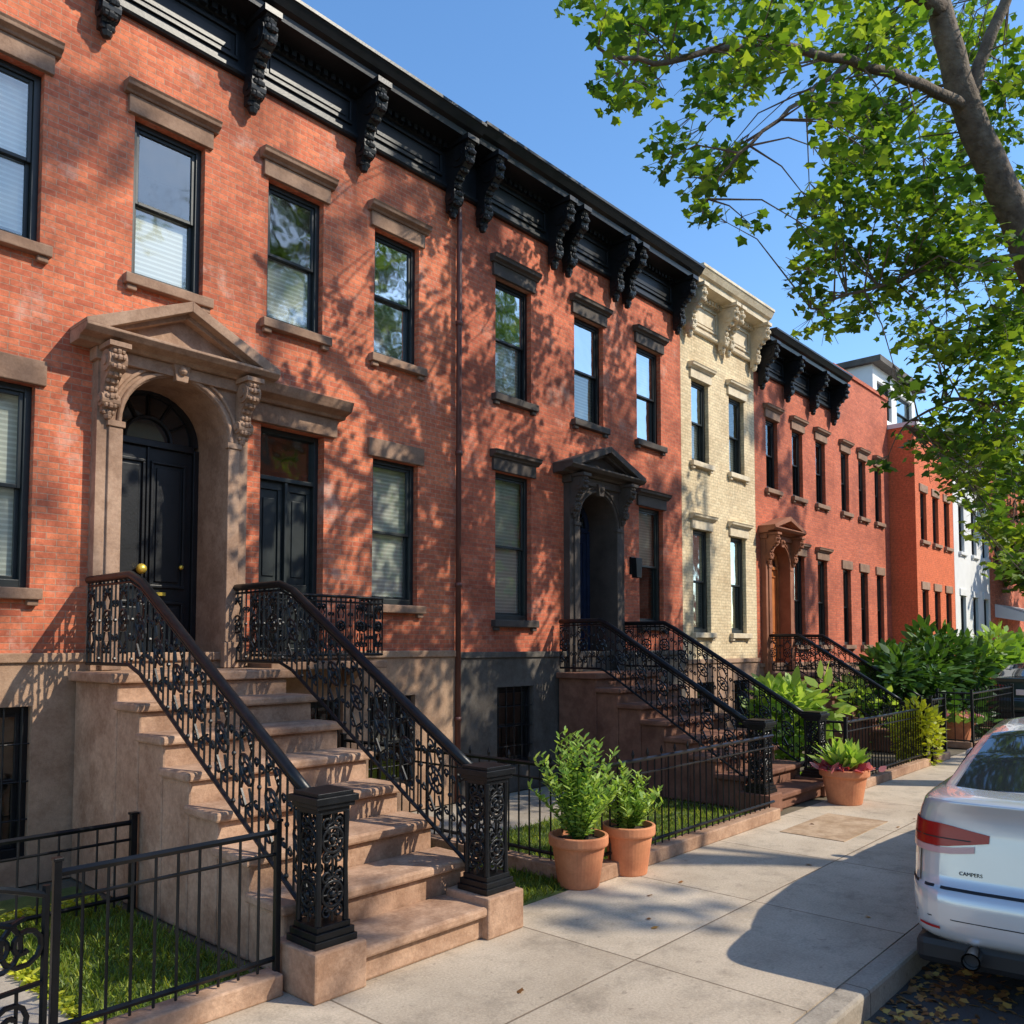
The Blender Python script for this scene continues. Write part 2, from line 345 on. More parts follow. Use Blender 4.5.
def portal(root, cx, w, zl, ztop, yf, stone, doorm, pedw, ped0, ped1, rec=.5, knob=True, fan=True, out=.19):
    r = w/2; zs = ztop-r; xo = r+out; ys = yf-.10
    A = archpts(cx, r, zs); mb = MB()
    zt = ped0
    for (x0, z0), (x1, z1) in zip(A[:-1], A[1:]):
        mb.quad((x0,ys,z0),(x1,ys,z1),(x1,ys,zt),(x0,ys,zt)); mb.quad((x0,ys,z0),(x1,ys,z1),(x1,yf+rec,z1),(x0,yf+rec,z0))
    for s in (-1, 1):
        xa, xb = cx+s*r, cx+s*xo
        mb.quad((xa,ys,zl),(xb,ys,zl),(xb,ys,zt),(xa,ys,zt)); mb.quad((xb,ys,zl),(xb,yf+.05,zl),(xb,yf+.05,zt),(xb,ys,zt))
        mb.quad((xa,ys,zl),(xa,yf+rec,zl),(xa,yf+rec,zs),(xa,ys,zs))
    mb.quad((cx-xo,ys,zt),(cx+xo,ys,zt),(cx+xo,yf+.02,zt),(cx-xo,yf+.02,zt))
    su = mb.build('door_surround', M[stone], root)
    mo = MB()
    for rr, tr_ in ((r+.025, .022), (r+.085, .018)):
        mo.tube([(x, ys-.006, z) for x, z in archpts(cx, rr, zs, 24)], tr_, 6)
    for s in (-1, 1):
        mo.box(cx+s*(r+.05)-.07, cx+s*(r+.05)+.07, ys-.035, ys+.02, zs-.05, zs)
        mo.box(cx+s*(r+.05)-.055, cx+s*(r+.05)+.055, ys-.022, ys+.02, zl+.22, zs-.05)
        mo.box(cx+s*(r+.05)-.075, cx+s*(r+.05)+.075, ys-.045, ys+.02, zl, zl+.22)
    mo.prism([(cx-.05,ztop-.04),(cx+.05,ztop-.04),(cx+.075,ztop+.12),(cx-.075,ztop+.12)], 'y', ys-.07, ys+.001)
    mo.ball((cx, ys-.075, ztop+.05), .04, 8)
    mo.build('archivolt', M[stone], su, bevel=.006)
    ph = pedw/2; pd = MB(); yp = yf-.34
    pd.box(cx-xo-.03, cx+xo+.03, ys-.04, yf-.001, ped0-.10, ped0-.002)
    pd.prism([(yf-.001,ped0),(yf-.18,ped0),(yf-.20,ped0+.03),(yf-.30,ped0+.045),(yp,ped0+.08),(yp,ped0+.10),(yf-.001,ped0+.10)], 'x', cx-ph, cx+ph)
    zz = ped0+.101; th = .085
    pd.prism([(cx-ph*.86,zz),(cx+ph*.86,zz),(cx,ped1-th)], 'y', yf-.16, yf-.001)
    for s in (-1, 1):
        pd.prism([(cx+s*ph,zz),(cx+s*ph,zz+.03),(cx,ped1),(cx,ped1-th),(cx+s*ph*.8,zz)], 'y', yp+.01, yf-.002)
        pd.prism([(cx+s*ph*.9,zz),(cx,ped1-th*1.0),(cx,ped1-th*1.5),(cx+s*ph*.72,zz)], 'y', yp+.10, yf-.003)
    pd.build('pediment', M[stone], root, bevel=.005)
    for s in (-1, 1):
        b = bracket_mesh(.15, .52, .24).build('console', M[stone], root, local=True)
        b.location = Vector((cx+s*(xo-.07), yf-.09, ped0-.0))-ORG[root.name]
    yd = yf+rec-.06; d = MB(); dw = r-.0
    zdt = zs-.03
    d.box(cx-dw, cx-dw+.05, yd-.03, yd+.04, zl, zs); d.box(cx+dw-.05, cx+dw, yd-.03, yd+.04, zl, zs)
    d.box(cx-dw+.05, cx+dw-.05, yd-.035, yd+.03, zdt, zdt+.06)
    a, b = cx-dw+.05, cx+dw-.05; d.box(a, b, yd, yd+.04, zl+.01, zdt)
    H = zdt-zl
    for (p0, p1) in ((.04, .30), (.36, .94)):
        for (u0, u1) in ((.08, .47), (.53, .92)):
            q = (a+(b-a)*u0, a+(b-a)*u1, zl+H*p0, zl+H*p1)
            for e in ((q[0],q[1],q[2],q[2]+.026),(q[0],q[1],q[3]-.026,q[3]),(q[0],q[0]+.026,q[2]+.026,q[3]-.026),(q[1]-.026,q[1],q[2]+.026,q[3]-.026)):
                d.box(e[0],e[1],yd-.024,yd+.001,e[2],e[3])
            d.box(q[0]+.055,q[1]-.055,yd-.016,yd+.001,q[2]+.055,q[3]-.055)
    d.box((a+b)/2-.012,(a+b)/2+.012,yd-.02,yd+.001,zl+.02,zdt)
    do = d.build('door', M[doorm], root, bevel=.005)
    fm = MB(); AA = archpts(cx, r-.002, zs+.03)
    fm.tube([(x, yd, z) for x, z in archpts(cx, r-.03, zs+.03, 20)], .035, 6)
    fm.tube([(x, yd, z) for x, z in archpts(cx, r*.45, zs+.03, 12)], .016, 6)
    for k in range(1, 6):
        t = pi*k/6; fm.tube([(cx+r*.45*math.cos(t), yd, zs+.03+r*.45*math.sin(t)), (cx+(r-.03)*math.cos(t), yd, zs+.03+(r-.03)*math.sin(t))], .012, 5)
    fo = fm.build('fanlight', M[doorm], root)
    gm = MB(); P_ = [(x, yd+.02, z) for x, z in AA]; gm.add(P_, [tuple(range(len(P_)))]); gm.build('pane', M['car_glass'], fo)
    if knob:
        xk = a+.42*(b-a); MB().ball((xk, yd-.07, zl+H*.44), .045, 12).tube([(xk, yd, zl+H*.44), (xk, yd-.06, zl+H*.44)], .016, 8).build('handle', M['brass'], do, smooth=True)
        MB().ball((b-.1, yd-.03, zl+H*.46), .022, 8).build('lock', M['brass'], do, smooth=True)
        MB().box(cx+.06, cx+.17, yd-.03, yd-.017, zl+H*.325, zl+H*.34).build('letter_plate', M['brass'], do)
def house(label, x0, x1, yf, zb, zt, brick, basem, wins, base_wins=(), extra_holes=(), depth=9, group=None, cat='house'):
    root = empty('row_house', ((x0+x1)/2, yf, 0), label, cat, group)
    hs = [(c-w/2, c+w/2, a, b) for (c, w, a, b, *_) in wins]+list(extra_holes)
    e = .002; mb = MB(); wall_holes(mb, x0+e, x1-e, zb, zt, hs, yf, .16)
    yb = yf+depth
    mb.quad((x0+e,yf,0),(x0+e,yb,0),(x0+e,yb,zt),(x0+e,yf,zt)); mb.quad((x1-e,yf,0),(x1-e,yb,0),(x1-e,yb,zt),(x1-e,yf,zt))
    mb.quad((x0+e,yb,0),(x1-e,yb,0),(x1-e,yb,zt),(x0+e,yb,zt))
    mb.build('wall', M[brick], root)
    MB().box(x0+.05, x1-.05, yf+.1, yb-.05, zt-.12, zt-.02).build('roof', M['trim'], root)
    MB().box(x0+.05, x1-.05, yf+.45, yb-.05, zb+2.45, zb+2.6).build('floor_slab', M['trim'], root)
    MB().quad((x0+.05,yf+3,0),(x1-.05,yf+3,0),(x1-.05,yf+3,zt-.13),(x0+.05,yf+3,zt-.13)).build('inner_wall', M['stucco_dark'], root)
    if basem:
        hb = [(c-w/2, c+w/2, a, b) for (c, w, a, b) in base_wins]
        mb = MB(); wall_holes(mb, x0+e, x1-e, 0, zb-.002, hb, yf-.035, .2); mb.build('basement_wall', M[basem], root)
        MB().box(x0+e, x1-e, yf-.06, yf-.0, zb-.001, zb+.07).build('water_table', M[basem], root, bevel=.008)
        for (c, w, a, b) in base_wins: window(root, c, w, a, b, yf-.035, 'black', None, basem, 0, False, True)
    for (c, w, a, b, fr_, li, st, bl) in wins: window(root, c, w, a, b, yf, fr_, li, st, bl)
    return root
# ------------------------------------------------------------------ the houses
W = .62
cols1 = [1.91, 3.22, 4.47, 5.73]
w1 = [(c, W, 4.77, 6.13, 'green', 'hood', 'stone', bl) for c, bl in zip([.5]+cols1, (-.5, .9, -.5, -.5, -.5))]
w1 += [(1.91, W, 2.17, 3.70, 'green', 'flat', 'stone', 1.0), (.5, W, 2.17, 3.70, 'green', 'flat', 'stone', .5), (5.73, W, 2.17, 3.70, 'green', 'flat', 'stone', .98)]
H1 = house('wide orange-red brick row house with brownstone arched doorway and black cornice nearest the camera', -1.2, 6.64, 0, 1.62, 7.5, 'brick', 'stucco', w1,
    [(5.68, .62, .25, 1.22), (4.75, .6, .25, 1.22), (1.95, .6, .2, 1.3), (.6, .6, .2, 1.3)],
    [(3.28-.5, 3.28+.5, 1.62, 4.02), (4.12, 4.82, 1.62, 3.79)], 9)
cornice(H1, -1.2, 6.64, 0, 6.93, 7.64, 'black', .46, (.1, 1.38, 2.63, 3.93, 5.2, 6.46), .16, .3)
portal(H1, 3.28, .92, 1.555, 3.98, 0, 'stone_light', 'black', 1.66, 4.08, 4.58)
d = MB(); d.box(4.12,4.17,.1,.2,1.62,3.79); d.box(4.77,4.82,.1,.2,1.62,3.79); d.box(4.17,4.77,.1,.2,3.74,3.79); d.box(4.17,4.77,.1,.2,3.30,3.34); d.box(4.455,4.485,.11,.18,1.62,3.30)
for (a, b) in ((4.17,4.455),(4.485,4.77)):
    d.box(a,b,.15,.19,1.62,1.72); d.box(a,b,.15,.19,2.25,2.33); d.box(a,b,.15,.19,3.22,3.30); d.box(a,a+.05,.15,.19,1.72,2.25); d.box(b-.05,b,.15,.19,1.72,2.25)
    d.box(a,a+.05,.15,.19,2.33,3.22); d.box(b-.05,b,.15,.19,2.33,3.22); d.box(a+.05,b-.05,.165,.18,1.72,2.25); d.box(a+.08,b-.08,.15,.166,1.77,2.2)
    d.box(a+.05,b-.05,.168,.182,2.33,3.22); d.box(a+.08,b-.08,.155,.169,2.4,3.14)
do = d.build('door', M['green'], H1, bevel=.005)
MB().quad((4.17,.15,3.34),(4.77,.15,3.34),(4.77,.15,3.74),(4.17,.15,3.74)).build('pane', M['glass'], do)
cp = MB(); cp.box(4.0,4.94,-.05,.08,3.792,3.97); cp.prism([(0,3.971),(-.09,3.971),(-.11,4.0),(-.2,4.03),(-.22,4.07),(-.24,4.12),(0,4.15)], 'x', 3.95, 5.0)
cp.build('lintel', M['stone'], H1, bevel=.006)
dp = MB().tube([(6.60,-.06,0),(6.60,-.06,6.7),(6.60,-.02,6.95)], .032, 10)
for z_ in (.9, 2.4, 3.9, 5.4): dp.tube([(6.60,-.06,z_),(6.60,-.06,z_+.05)], .042, 10)
dp.build('drain_pipe', M['pipe'], H1, smooth=True)

W2 = .66
w2 = [(c, W2, 4.77, 6.22, 'black', 'hood', 'stone_dark', bl) for c, bl in ((7.6,-.5),(9.15,-.5),(10.65,.5))]
w2 += [(7.6, W2, 2.05, 3.84, 'green', 'hood', 'stone_dark', 1.0), (10.68, W2, 2.05, 3.80, 'green', 'hood', 'stone_dark', .5)]
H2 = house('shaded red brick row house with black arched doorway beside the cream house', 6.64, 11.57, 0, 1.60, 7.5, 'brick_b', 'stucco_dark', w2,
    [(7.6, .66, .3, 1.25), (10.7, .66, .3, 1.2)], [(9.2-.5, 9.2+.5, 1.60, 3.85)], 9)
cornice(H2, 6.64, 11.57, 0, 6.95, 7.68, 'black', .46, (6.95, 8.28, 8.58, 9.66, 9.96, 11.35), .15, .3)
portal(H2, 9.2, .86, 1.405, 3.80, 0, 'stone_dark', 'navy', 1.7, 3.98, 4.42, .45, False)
w3 = [(c, .56, 4.72, 6.08, 'green', 'hood', 'cream', bl) for c, bl in ((12.18,-.5),(13.45,-.5))]+[(c, .56, 1.95, 3.62, 'green', 'hood', 'cream', bl) for c, bl in ((12.18,.9),(13.45,.5))]
H3 = house('narrow cream brick row house with pale bracketed cornice', 11.57, 14.13, 0, 1.45, 7.6, 'brick_c', 'stone_light', w3, [(12.2,.56,.3,1.15),(13.45,.56,.3,1.15)], (), 9)
cornice(H3, 11.58, 14.12, -.0, 6.85, 7.76, 'cream', .44, (11.72, 12.8, 13.0, 13.98), .14, .15)
w4 = [(c, .5, 4.65, 5.98, 'black', 'hood', 'stone', 0) for c in (14.85,16.0,17.15)]+[(c, .5, 1.75, 3.5, 'black', 'hood', 'stone', 0) for c in (16.0,17.15)]
H4 = house('red brick row house with black cornice and orange wooden arched door', 14.13, 17.85, 0, 1.35, 7.3, 'brick_d', 'stone', w4, [(16.0,.5,.3,1.0)], [(14.45,15.35,1.35,3.65)], 9)
cornice(H4, 14.14, 17.84, 0, 6.75, 7.45, 'black', .46, (14.3, 15.4, 16.6, 17.7), .15, .3)
portal(H4, 14.9, .8, 1.24, 3.6, 0, 'rust_stone', 'oak', 1.35, 3.78, 4.12, .2, False)
w5 = [(c, .46, 4.65, 5.98, 'black', 'hood', 'stone', 0) for c in (18.5,19.55,20.6)]+[(c, .46, 1.75, 3.4, 'black', 'flat', 'stone', 0) for c in (18.5,19.55,20.6)]
H5 = house('plain red brick row house with flat parapet and no cornice', 17.85, 21.37, 0, 1.3, 7.75, 'brick_d', 'stone', w5, (), (), 9)
MB().box(17.86,21.36,-.04,.2,7.751,7.83).build('coping', M['brick_d'], H5)
w6 = [(c, .5, 4.3, 5.5, 'black', 'flat', 'stone_light', 0) for c in (22.0,23.0,24.0)]+[(c, .5, 1.75, 3.1, 'black', 'flat', 'stone_light', 0) for c in (22.0,23.0,24.0)]
H6 = house('bright orange painted house set forward of its neighbours', 21.38, 24.6, -.6, .9, 7.05, 'brick_e', 'brick_e', w6, (), (), 9)
MB().box(21.36,24.62,-.68,8,7.051,7.16).build('coping', M['white_wall'], H6)
w7 = [(c, .55, 4.3, 5.6, 'black', 'flat', 'white_wall', 0) for c in (25.4,26.7,27.9)]+[(c, .55, 1.6, 3.1, 'black', 'flat', 'white_wall', 0) for c in (25.4,26.7,27.9)]
H7 = house('white painted house with black windows beyond the orange house', 24.62, 28.4, -.6, .9, 7.1, 'white_wall', 'white_wall', w7, (), (), 9)
cornice(H7, 24.64, 28.38, -.6, 6.6, 7.25, 'white_wall', .35, (25.0,28.0), .14, .1, False)
w8 = [(c, .6, 4.3, 5.6, 'black', 'flat', 'stone', 0) for c in (29.4,31,32.6)]
H8 = house('dark red brick house farthest down the row behind the street trees', 28.42, 36, -.6, .9, 7.4, 'brick_b', 'stone', w8, (), (), 9)
cornice(H8, 28.44, 35.98, -.6, 6.9, 7.5, 'black', .35, (), .14, .1, False)
aw = MB(); aw.prism([(-.61,3.0),(-1.9,2.5),(-1.9,2.35),(-.61,2.6)], 'x', 28.9, 32.4); aw.build('awning', M['white_wall'], H8)
tw = empty('rooftop_building', (23, .4, 7.17), 'grey and white modern storey standing on the roof of the orange house', 'building')
mb = MB(); wall_holes(mb, 21.6, 25, 7.17, 8.85, [(21.9,23.0,7.6,8.5),(23.4,24.7,7.6,8.5)], .4, .15)
for x_ in (21.6, 25): mb.quad((x_,.4,7.17),(x_,6,7.17),(x_,6,8.85),(x_,.4,8.85))
mb.quad((21.6,6,7.17),(25,6,7.17),(25,6,8.85),(21.6,6,8.85)); mb.build('wall', M['white_wall'], tw)
MB().box(21.45,25.15,.15,6.1,8.85,9.0).build('roof', M['stucco_dark'], tw)
MB().box(21.585,21.598,.9,5.2,7.6,8.5).build('side_window', M['car_glass'], tw)
for a, b in ((21.9,23.0),(23.4,24.7)): window(tw, (a+b)/2, b-a, 7.6, 8.5, .4, 'black', None, 'stone', 0, False)
wl = MB(); wl.box(9.94,10.04,-.14,-.101,2.75,3.0); wl.prism([(9.93,2.7),(10.05,2.7),(10.07,2.98),(9.91,2.98)], 'y', -.24, -.15); wl.build('wall_lantern', M['iron'], H2, bevel=.005)
for i, (x0, x1, br, lb) in enumerate(((-6,4,'brick_b','unseen brick house across the street behind the camera, added for window reflections, near end'),(4,14,'brick_c','unseen cream house across the street behind the camera, added for window reflections'),(14,26,'brick_d','unseen deep red house across the street behind the camera, added for window reflections'),(26,44,'brick_b','unseen long brick house across the street behind the camera, added for window reflections, far end'))):  # plain houses out of view, added for the window panes to reflect
    r_ = empty('row_house', ((x0+x1)/2,-18,0), lb, 'house')
    mb = MB(); hs = [(x0+1+k*1.9, x0+1.9+k*1.9, a, a+1.7) for k in range(int((x1-x0-1)/1.9)) for a in (1.8, 5.0)]
    wall_holes(mb, x0, x1, 0, 9.2, hs, -17.5, -.15); mb.box(x0+.01, x1-.01, -24, -17.8, 0, 9.1); mb.build('wall', M[br], r_)
    MB().box(x0, x1, -17.5, -17.1, 8.5, 9.2).build('cornice', M['stone'], r_)
# ------------------------------------------------------------------ ironwork
def spiral(c, r0, a0, sg, turns=1.2, n=13): return [(c[0]+r0*(1-.78*i/n)*math.cos(a0+sg*2*pi*turns*i/n), c[1]+r0*(1-.78*i/n)*math.sin(a0+sg*2*pi*turns*i/n)) for i in range(n+1)]
def scroll_col(mb, P, H, w=.10, tr=.0085):
    r = w*.5
    mb.tube([P(0,0), P(0,H*.18)], tr, 5); mb.tube([P(0,H*.82), P(0,H)], tr, 5)
    for s in (-1, 1):
        mb.tube([P(u, v) for u, v in spiral((s*r*.62, H*.17), r*.62, pi/2, -s, 1.15, 11)], tr, 4)
        mb.tube([P(u, v) for u, v in spiral((s*r*.62, H*.83), r*.62, -pi/2, s, 1.15, 11)], tr, 4)
        mb.tube([P(0,H*.17), P(s*r*.9,H*.27), P(s*r*.55,H*.37)], tr, 4); mb.tube([P(0,H*.83), P(s*r*.9,H*.73), P(s*r*.55,H*.63)], tr, 4)
    q = w*.60
    mb.tube([P(q*math.cos(t*pi/8), H*.5+q*math.sin(t*pi/8)) for t in range(17)], tr*1.15, 5, False)
    mb.tube([P(q*.5*math.cos(t*pi/6), H*.5+q*.5*math.sin(t*pi/6)) for t in range(13)], tr*.9, 4, False)
    mb.ball(P(0, H*.5), .02, 6)
    for k in range(6):
        a = k*pi/3; mb.tube([P(q*.5*math.cos(a), H*.5+q*.5*math.sin(a)), P(q*math.cos(a), H*.5+q*math.sin(a))], tr, 4)
def half_col(mb, P, H, w=.09, tr=.0075):
    r = w*.5
    mb.tube([P(0,0), P(0,H*.5), P(0,H)], tr, 5)
    for zc in (.30, .70):
        for s in (-1, 1): mb.tube([P(u, v) for u, v in spiral((s*r*.6, H*zc), r*.6, pi/2 if zc < .5 else -pi/2, -s if zc < .5 else s, 1.1, 9)], tr, 4)
    for zc in (.06, .94, .5): mb.ball(P(0, H*zc), .016, 6)
def iron_rail(parent, Pt, L, hfun, bfun, step=.15, name='railing', rail_r=.03, plain=False, sw=.125):
    mb = MB(); n = max(2, int(round(L/step)))
    for i in range(n+1):
        s = L*i/n; x, y = Pt(s); mb.tube([(x,y,bfun(s)),(x,y,hfun(s))], .0075, 5)
    for i in range(n):
        s = L*(i+.5)/n; x, y = Pt(s); H = hfun(s)-bfun(s)
        (scroll_col if i % 2 == 0 else half_col)(mb, lambda u, v, s=s: (*Pt(s+u), bfun(s+u)+v), H, sw if i % 2 == 0 else sw*.7)
    ss = [L*i/16 for i in range(17)]
    mb.tube([(*Pt(s), bfun(s)) for s in ss], .014, 6); mb.tube([(*Pt(s), hfun(s)-.05) for s in ss], .01, 6)
    o = mb.build(name, M['iron'], parent)
    MB().tube([(*Pt(s), hfun(s)) for s in ss], rail_r, 10).build('handrail', M['iron'], o, smooth=True)
    return o
def newel_mb(w=.21, h=.76):
    mb = MB(); a = w/2
    mb.box(-a*1.22,a*1.22,-a*1.22,a*1.22,0,.035); mb.box(-a*1.12,a*1.12,-a*1.12,a*1.12,.035,.07); mb.box(-a*.98,a*.98,-a*.98,a*.98,.07,.10)
    for sx in (-1,1):
        for sy in (-1,1): mb.tube([(sx*a*.8,sy*a*.8,.10),(sx*a*.78,sy*a*.78,h*.5),(sx*a*.8,sy*a*.8,h-.1)], [.018,.013,.018], 8)
    mb.box(-a*.92,a*.92,-a*.92,a*.92,h-.11,h-.08); mb.box(-a*1.1,a*1.1,-a*1.1,a*1.1,h-.08,h-.055); mb.box(-a*1.24,a*1.24,-a*1.24,a*1.24,h-.055,h-.02); mb.box(-a*1.05,a*1.05,-a*1.05,a*1.05,h-.02,h)
    H = (h-.22)/2
    for s in (-1,1):
        for ax in (0,1):
            for k in (0,1):
                z_ = .11+k*H
                P = (lambda u, v, s=s, z_=z_: (u, s*a*.8, z_+v)) if ax == 0 else (lambda u, v, s=s, z_=z_: (s*a*.8, u, z_+v))
                scroll_col(mb, P, H, .105, .0085)
    return mb
NEWEL = None
def put_newel(parent, x, y, z, sc=1):
    global NEWEL
    loc = Vector((x,y,z))-ORG[parent.name]
    if NEWEL is None:
        NEWEL = newel_mb().build('newel_post', M['iron'], parent, local=True, bevel=.003); NEWEL.location = loc; o = NEWEL
    else: o = copy_child(NEWEL, parent, loc)
    o.scale = (sc,sc,sc); return o
def stoop(label, xa, xb, yfront, yland, zl, n, tread, side, ynew, blockh, zrl, zrn, rxa, rxb, sc=1):
    root = empty('front_stoop', ((xa+xb)/2, yfront, 0), label, 'stoop')
    r = zl/n; td = (yland-yfront)/(n-1)
    for i in range(n-1):
        y0 = yfront+i*td; z = (i+1)*r; j1, j2 = R.uniform(-.006,.006), R.uniform(-.006,.006)
        MB().box(xa+.04, xb-.04, y0+.045, y0+td+.044, 0, z-.058).box(xa+j1, xb+j2, y0+j2, y0+td+.042, z-.058, z).build('step', M[tread], root, bevel=.016)
    MB().box(xa+.04, xb-.04, yland+.045, -.061, 0, zl-.07).box(xa-.02, xb+.02, yland, -.062, zl-.07, zl).build('landing', M[tread], root, bevel=.012)
    for x in (rxa, rxb):
        MB().box(x-.16*sc, x+.16*sc, ynew-.17*sc, ynew+.2*sc, 0, blockh+.002).build('newel_block', M[tread], root, bevel=.012)
        put_newel(root, x, ynew, blockh+.003, sc)
        y0, y1 = -.08, ynew+.12; L = y0-y1
        ysl = yland-.05
        def hf(s, y0=y0):
            y = y0-s
            if y > ysl: return zrl
            t = (ysl-y)/(ysl-y1); return zrl+(zrn-zrl)*t
        def bf(s, y0=y0):
            y = y0-s
            if y > ysl: return zl+.06
            t = (ysl-y)/(ysl-y1); return (zl+.06)+(blockh+.10-(zl+.06))*t
        iron_rail(root, lambda s, x=x, y0=y0: (x, y0-s), L, hf, bf, .14)
    return root
ST1 = stoop('wide brownstone stoop with black scrollwork railings nearest the camera', 2.50, 3.95, -3.32, -.85, 1.55, 8, 'step', 'stucco', -3.16, .24, 2.25, .96, 2.61, 3.83)
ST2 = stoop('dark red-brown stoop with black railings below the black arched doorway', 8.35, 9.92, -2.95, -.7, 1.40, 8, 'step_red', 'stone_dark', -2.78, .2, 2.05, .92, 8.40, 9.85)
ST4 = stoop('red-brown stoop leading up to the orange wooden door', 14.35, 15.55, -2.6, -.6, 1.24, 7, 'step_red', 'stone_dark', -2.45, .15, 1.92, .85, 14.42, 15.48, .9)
bx0, bx1, byo = 4.02, 5.22, -.42
MB().box(bx0-.04, bx1+.04, byo-.04, -.062, 1.53, 1.60).prism([(-.061,1.35),(-.3,1.52),(-.061,1.52)], 'x', bx0+.1, bx0+.2).prism([(-.061,1.35),(-.3,1.52),(-.061,1.52)], 'x', bx1-.2, bx1-.1).build('balcony_slab', M['stone'], H1, bevel=.01)
def poly(pts):
    Ls = [0]
    for a, b in zip(pts[:-1], pts[1:]): Ls.append(Ls[-1]+math.dist(a, b))
    def P(s):
        s = max(0, min(Ls[-1], s))
        for i in range(len(pts)-1):
            if s <= Ls[i+1]+1e-9:
                t = (s-Ls[i])/(Ls[i+1]-Ls[i]); return (pts[i][0]+(pts[i+1][0]-pts[i][0])*t, pts[i][1]+(pts[i+1][1]-pts[i][1])*t)
    return P, Ls[-1]
for pts in ([(bx0,-.07),(bx0,byo)], [(bx0,byo),(bx1,byo)], [(bx1,byo),(bx1,-.07)]):
    P, L = poly(pts); iron_rail(H1, P, L, lambda s: 2.2, lambda s: 1.66, .11, 'balcony_railing', .014, sw=.075)
def fence(label, pts, h=.82, sp=.105, z0=.06, kerbm=None, posts=None, fin=True, pw=.02):
    root = empty('iron_fence', (*pts[0], 0), label, 'fence')
    for a, b in zip(pts[:-1], pts[1:]):
        P, L = poly([a, b]); mb = MB(); n = max(1, int(L/sp))
        for i in range(1, n):
            x, y = P(L*i/n); mb.tube([(x,y,z0+.03),(x,y,h-.01)], .0075, 5)
            if i % 2 == 0 and fin: mb.tube([(x,y,h),(x,y,h+.03),(x,y,h+.07)], [.007,.015,.002], 5)
        mb.build('picket_panel', M['iron'], root)
        for zz, rr in ((z0+.08,.014),(h-.02,.016),(h-.13,.009)): MB().tube([(*a,zz),(*b,zz)], rr, 4).build('fence_rail', M['iron'], root)
        if kerbm:
            dx, dy = (b[0]-a[0])/L, (b[1]-a[1])/L; nx, ny = -dy*.07, dx*.07
            MB().prism([(a[0]+nx,a[1]+ny),(b[0]+nx,b[1]+ny),(b[0]-nx,b[1]-ny),(a[0]-nx,a[1]-ny)], 'z', 0, .11).build('kerb_stone', M[kerbm], root, bevel=.01)
    for i, p in enumerate(pts):
        if posts is not None and i not in posts: continue
        MB().box(p[0]-pw,p[0]+pw,p[1]-pw,p[1]+pw,.0,h+.03).box(p[0]-pw*1.35,p[0]+pw*1.35,p[1]-pw*1.35,p[1]+pw*1.35,h+.03,h+.045).build('fence_post', M['iron'], root, bevel=.003)
    return root
YF = -3.04
fence('black iron fence panel left of the near stoop at lower left', [(2.42,YF),(1.37,YF)], .82, .10, .09, 'step', [0,1], False, .015)
gt = empty('iron_gate', (1.3,YF,0), 'open-scroll black iron gate at the lower left corner', 'gate')
def gpt(u): return (1.33-u*.98, YF-u*.2)
mb = MB()
for i in range(1, 9): u = i/9; mb.tube([(*gpt(u),.1),(*gpt(u),.36)], .008, 5)
mb.build('gate_bars', M['iron'], gt)
mb = MB()
mb.tube([(*gpt(t/12), .72+.12*math.sin(pi*t/12)) for t in range(13)], .015, 6)
mb.tube([(*gpt(0),.12),(*gpt(1),.12)], .014, 5); mb.tube([(*gpt(0),.37),(*gpt(1),.37)], .012, 5)
mb.tube([(*gpt(0),.0),(*gpt(0),.76)], .016, 6); mb.tube([(*gpt(1),.0),(*gpt(1),.76)], .016, 6)
for c_ in (.14, .4, .64, .86):
    for s in (-1, 1): mb.tube([(*gpt(c_+u_), .54+v) for u_, v in spiral((s*.055,0), .11, pi/2, s, 1.6, 18)], .012, 5)
for c_ in (.10, .45): mb.tube([(*gpt(c_+u_), .24+v) for u_, v in spiral((.03,0), .10, -pi/2, 1, 1.6, 18)], .012, 5)
mb.build('gate_frame', M['iron'], gt)
fence('low black iron fence dividing off the yard left of the near stoop', [(.2,-1.2),(2.50,-1.2)], .60, .11, .02, None, [1], False)
fence('black iron fence around the yard behind the terracotta pots', [(5.0,-.12),(5.0,YF),(8.16,YF)], .85, .105, .09, 'step', [0,1])
fence('black iron fence between the dark stoop and the cream house yard', [(10.12,-2.75),(10.12,YF),(13.2,YF)], .85, .11, .09, 'step')
fence('black iron fence in front of the orange-door house', [(13.5,YF),(14.2,YF)], .95, .11, .05, 'step')
fence('far black iron fence beside the yellow-green hedge', [(15.8,-2.5),(15.8,YF),(18.8,YF),(18.8,-.2)], .95, .12, .05, 'step')
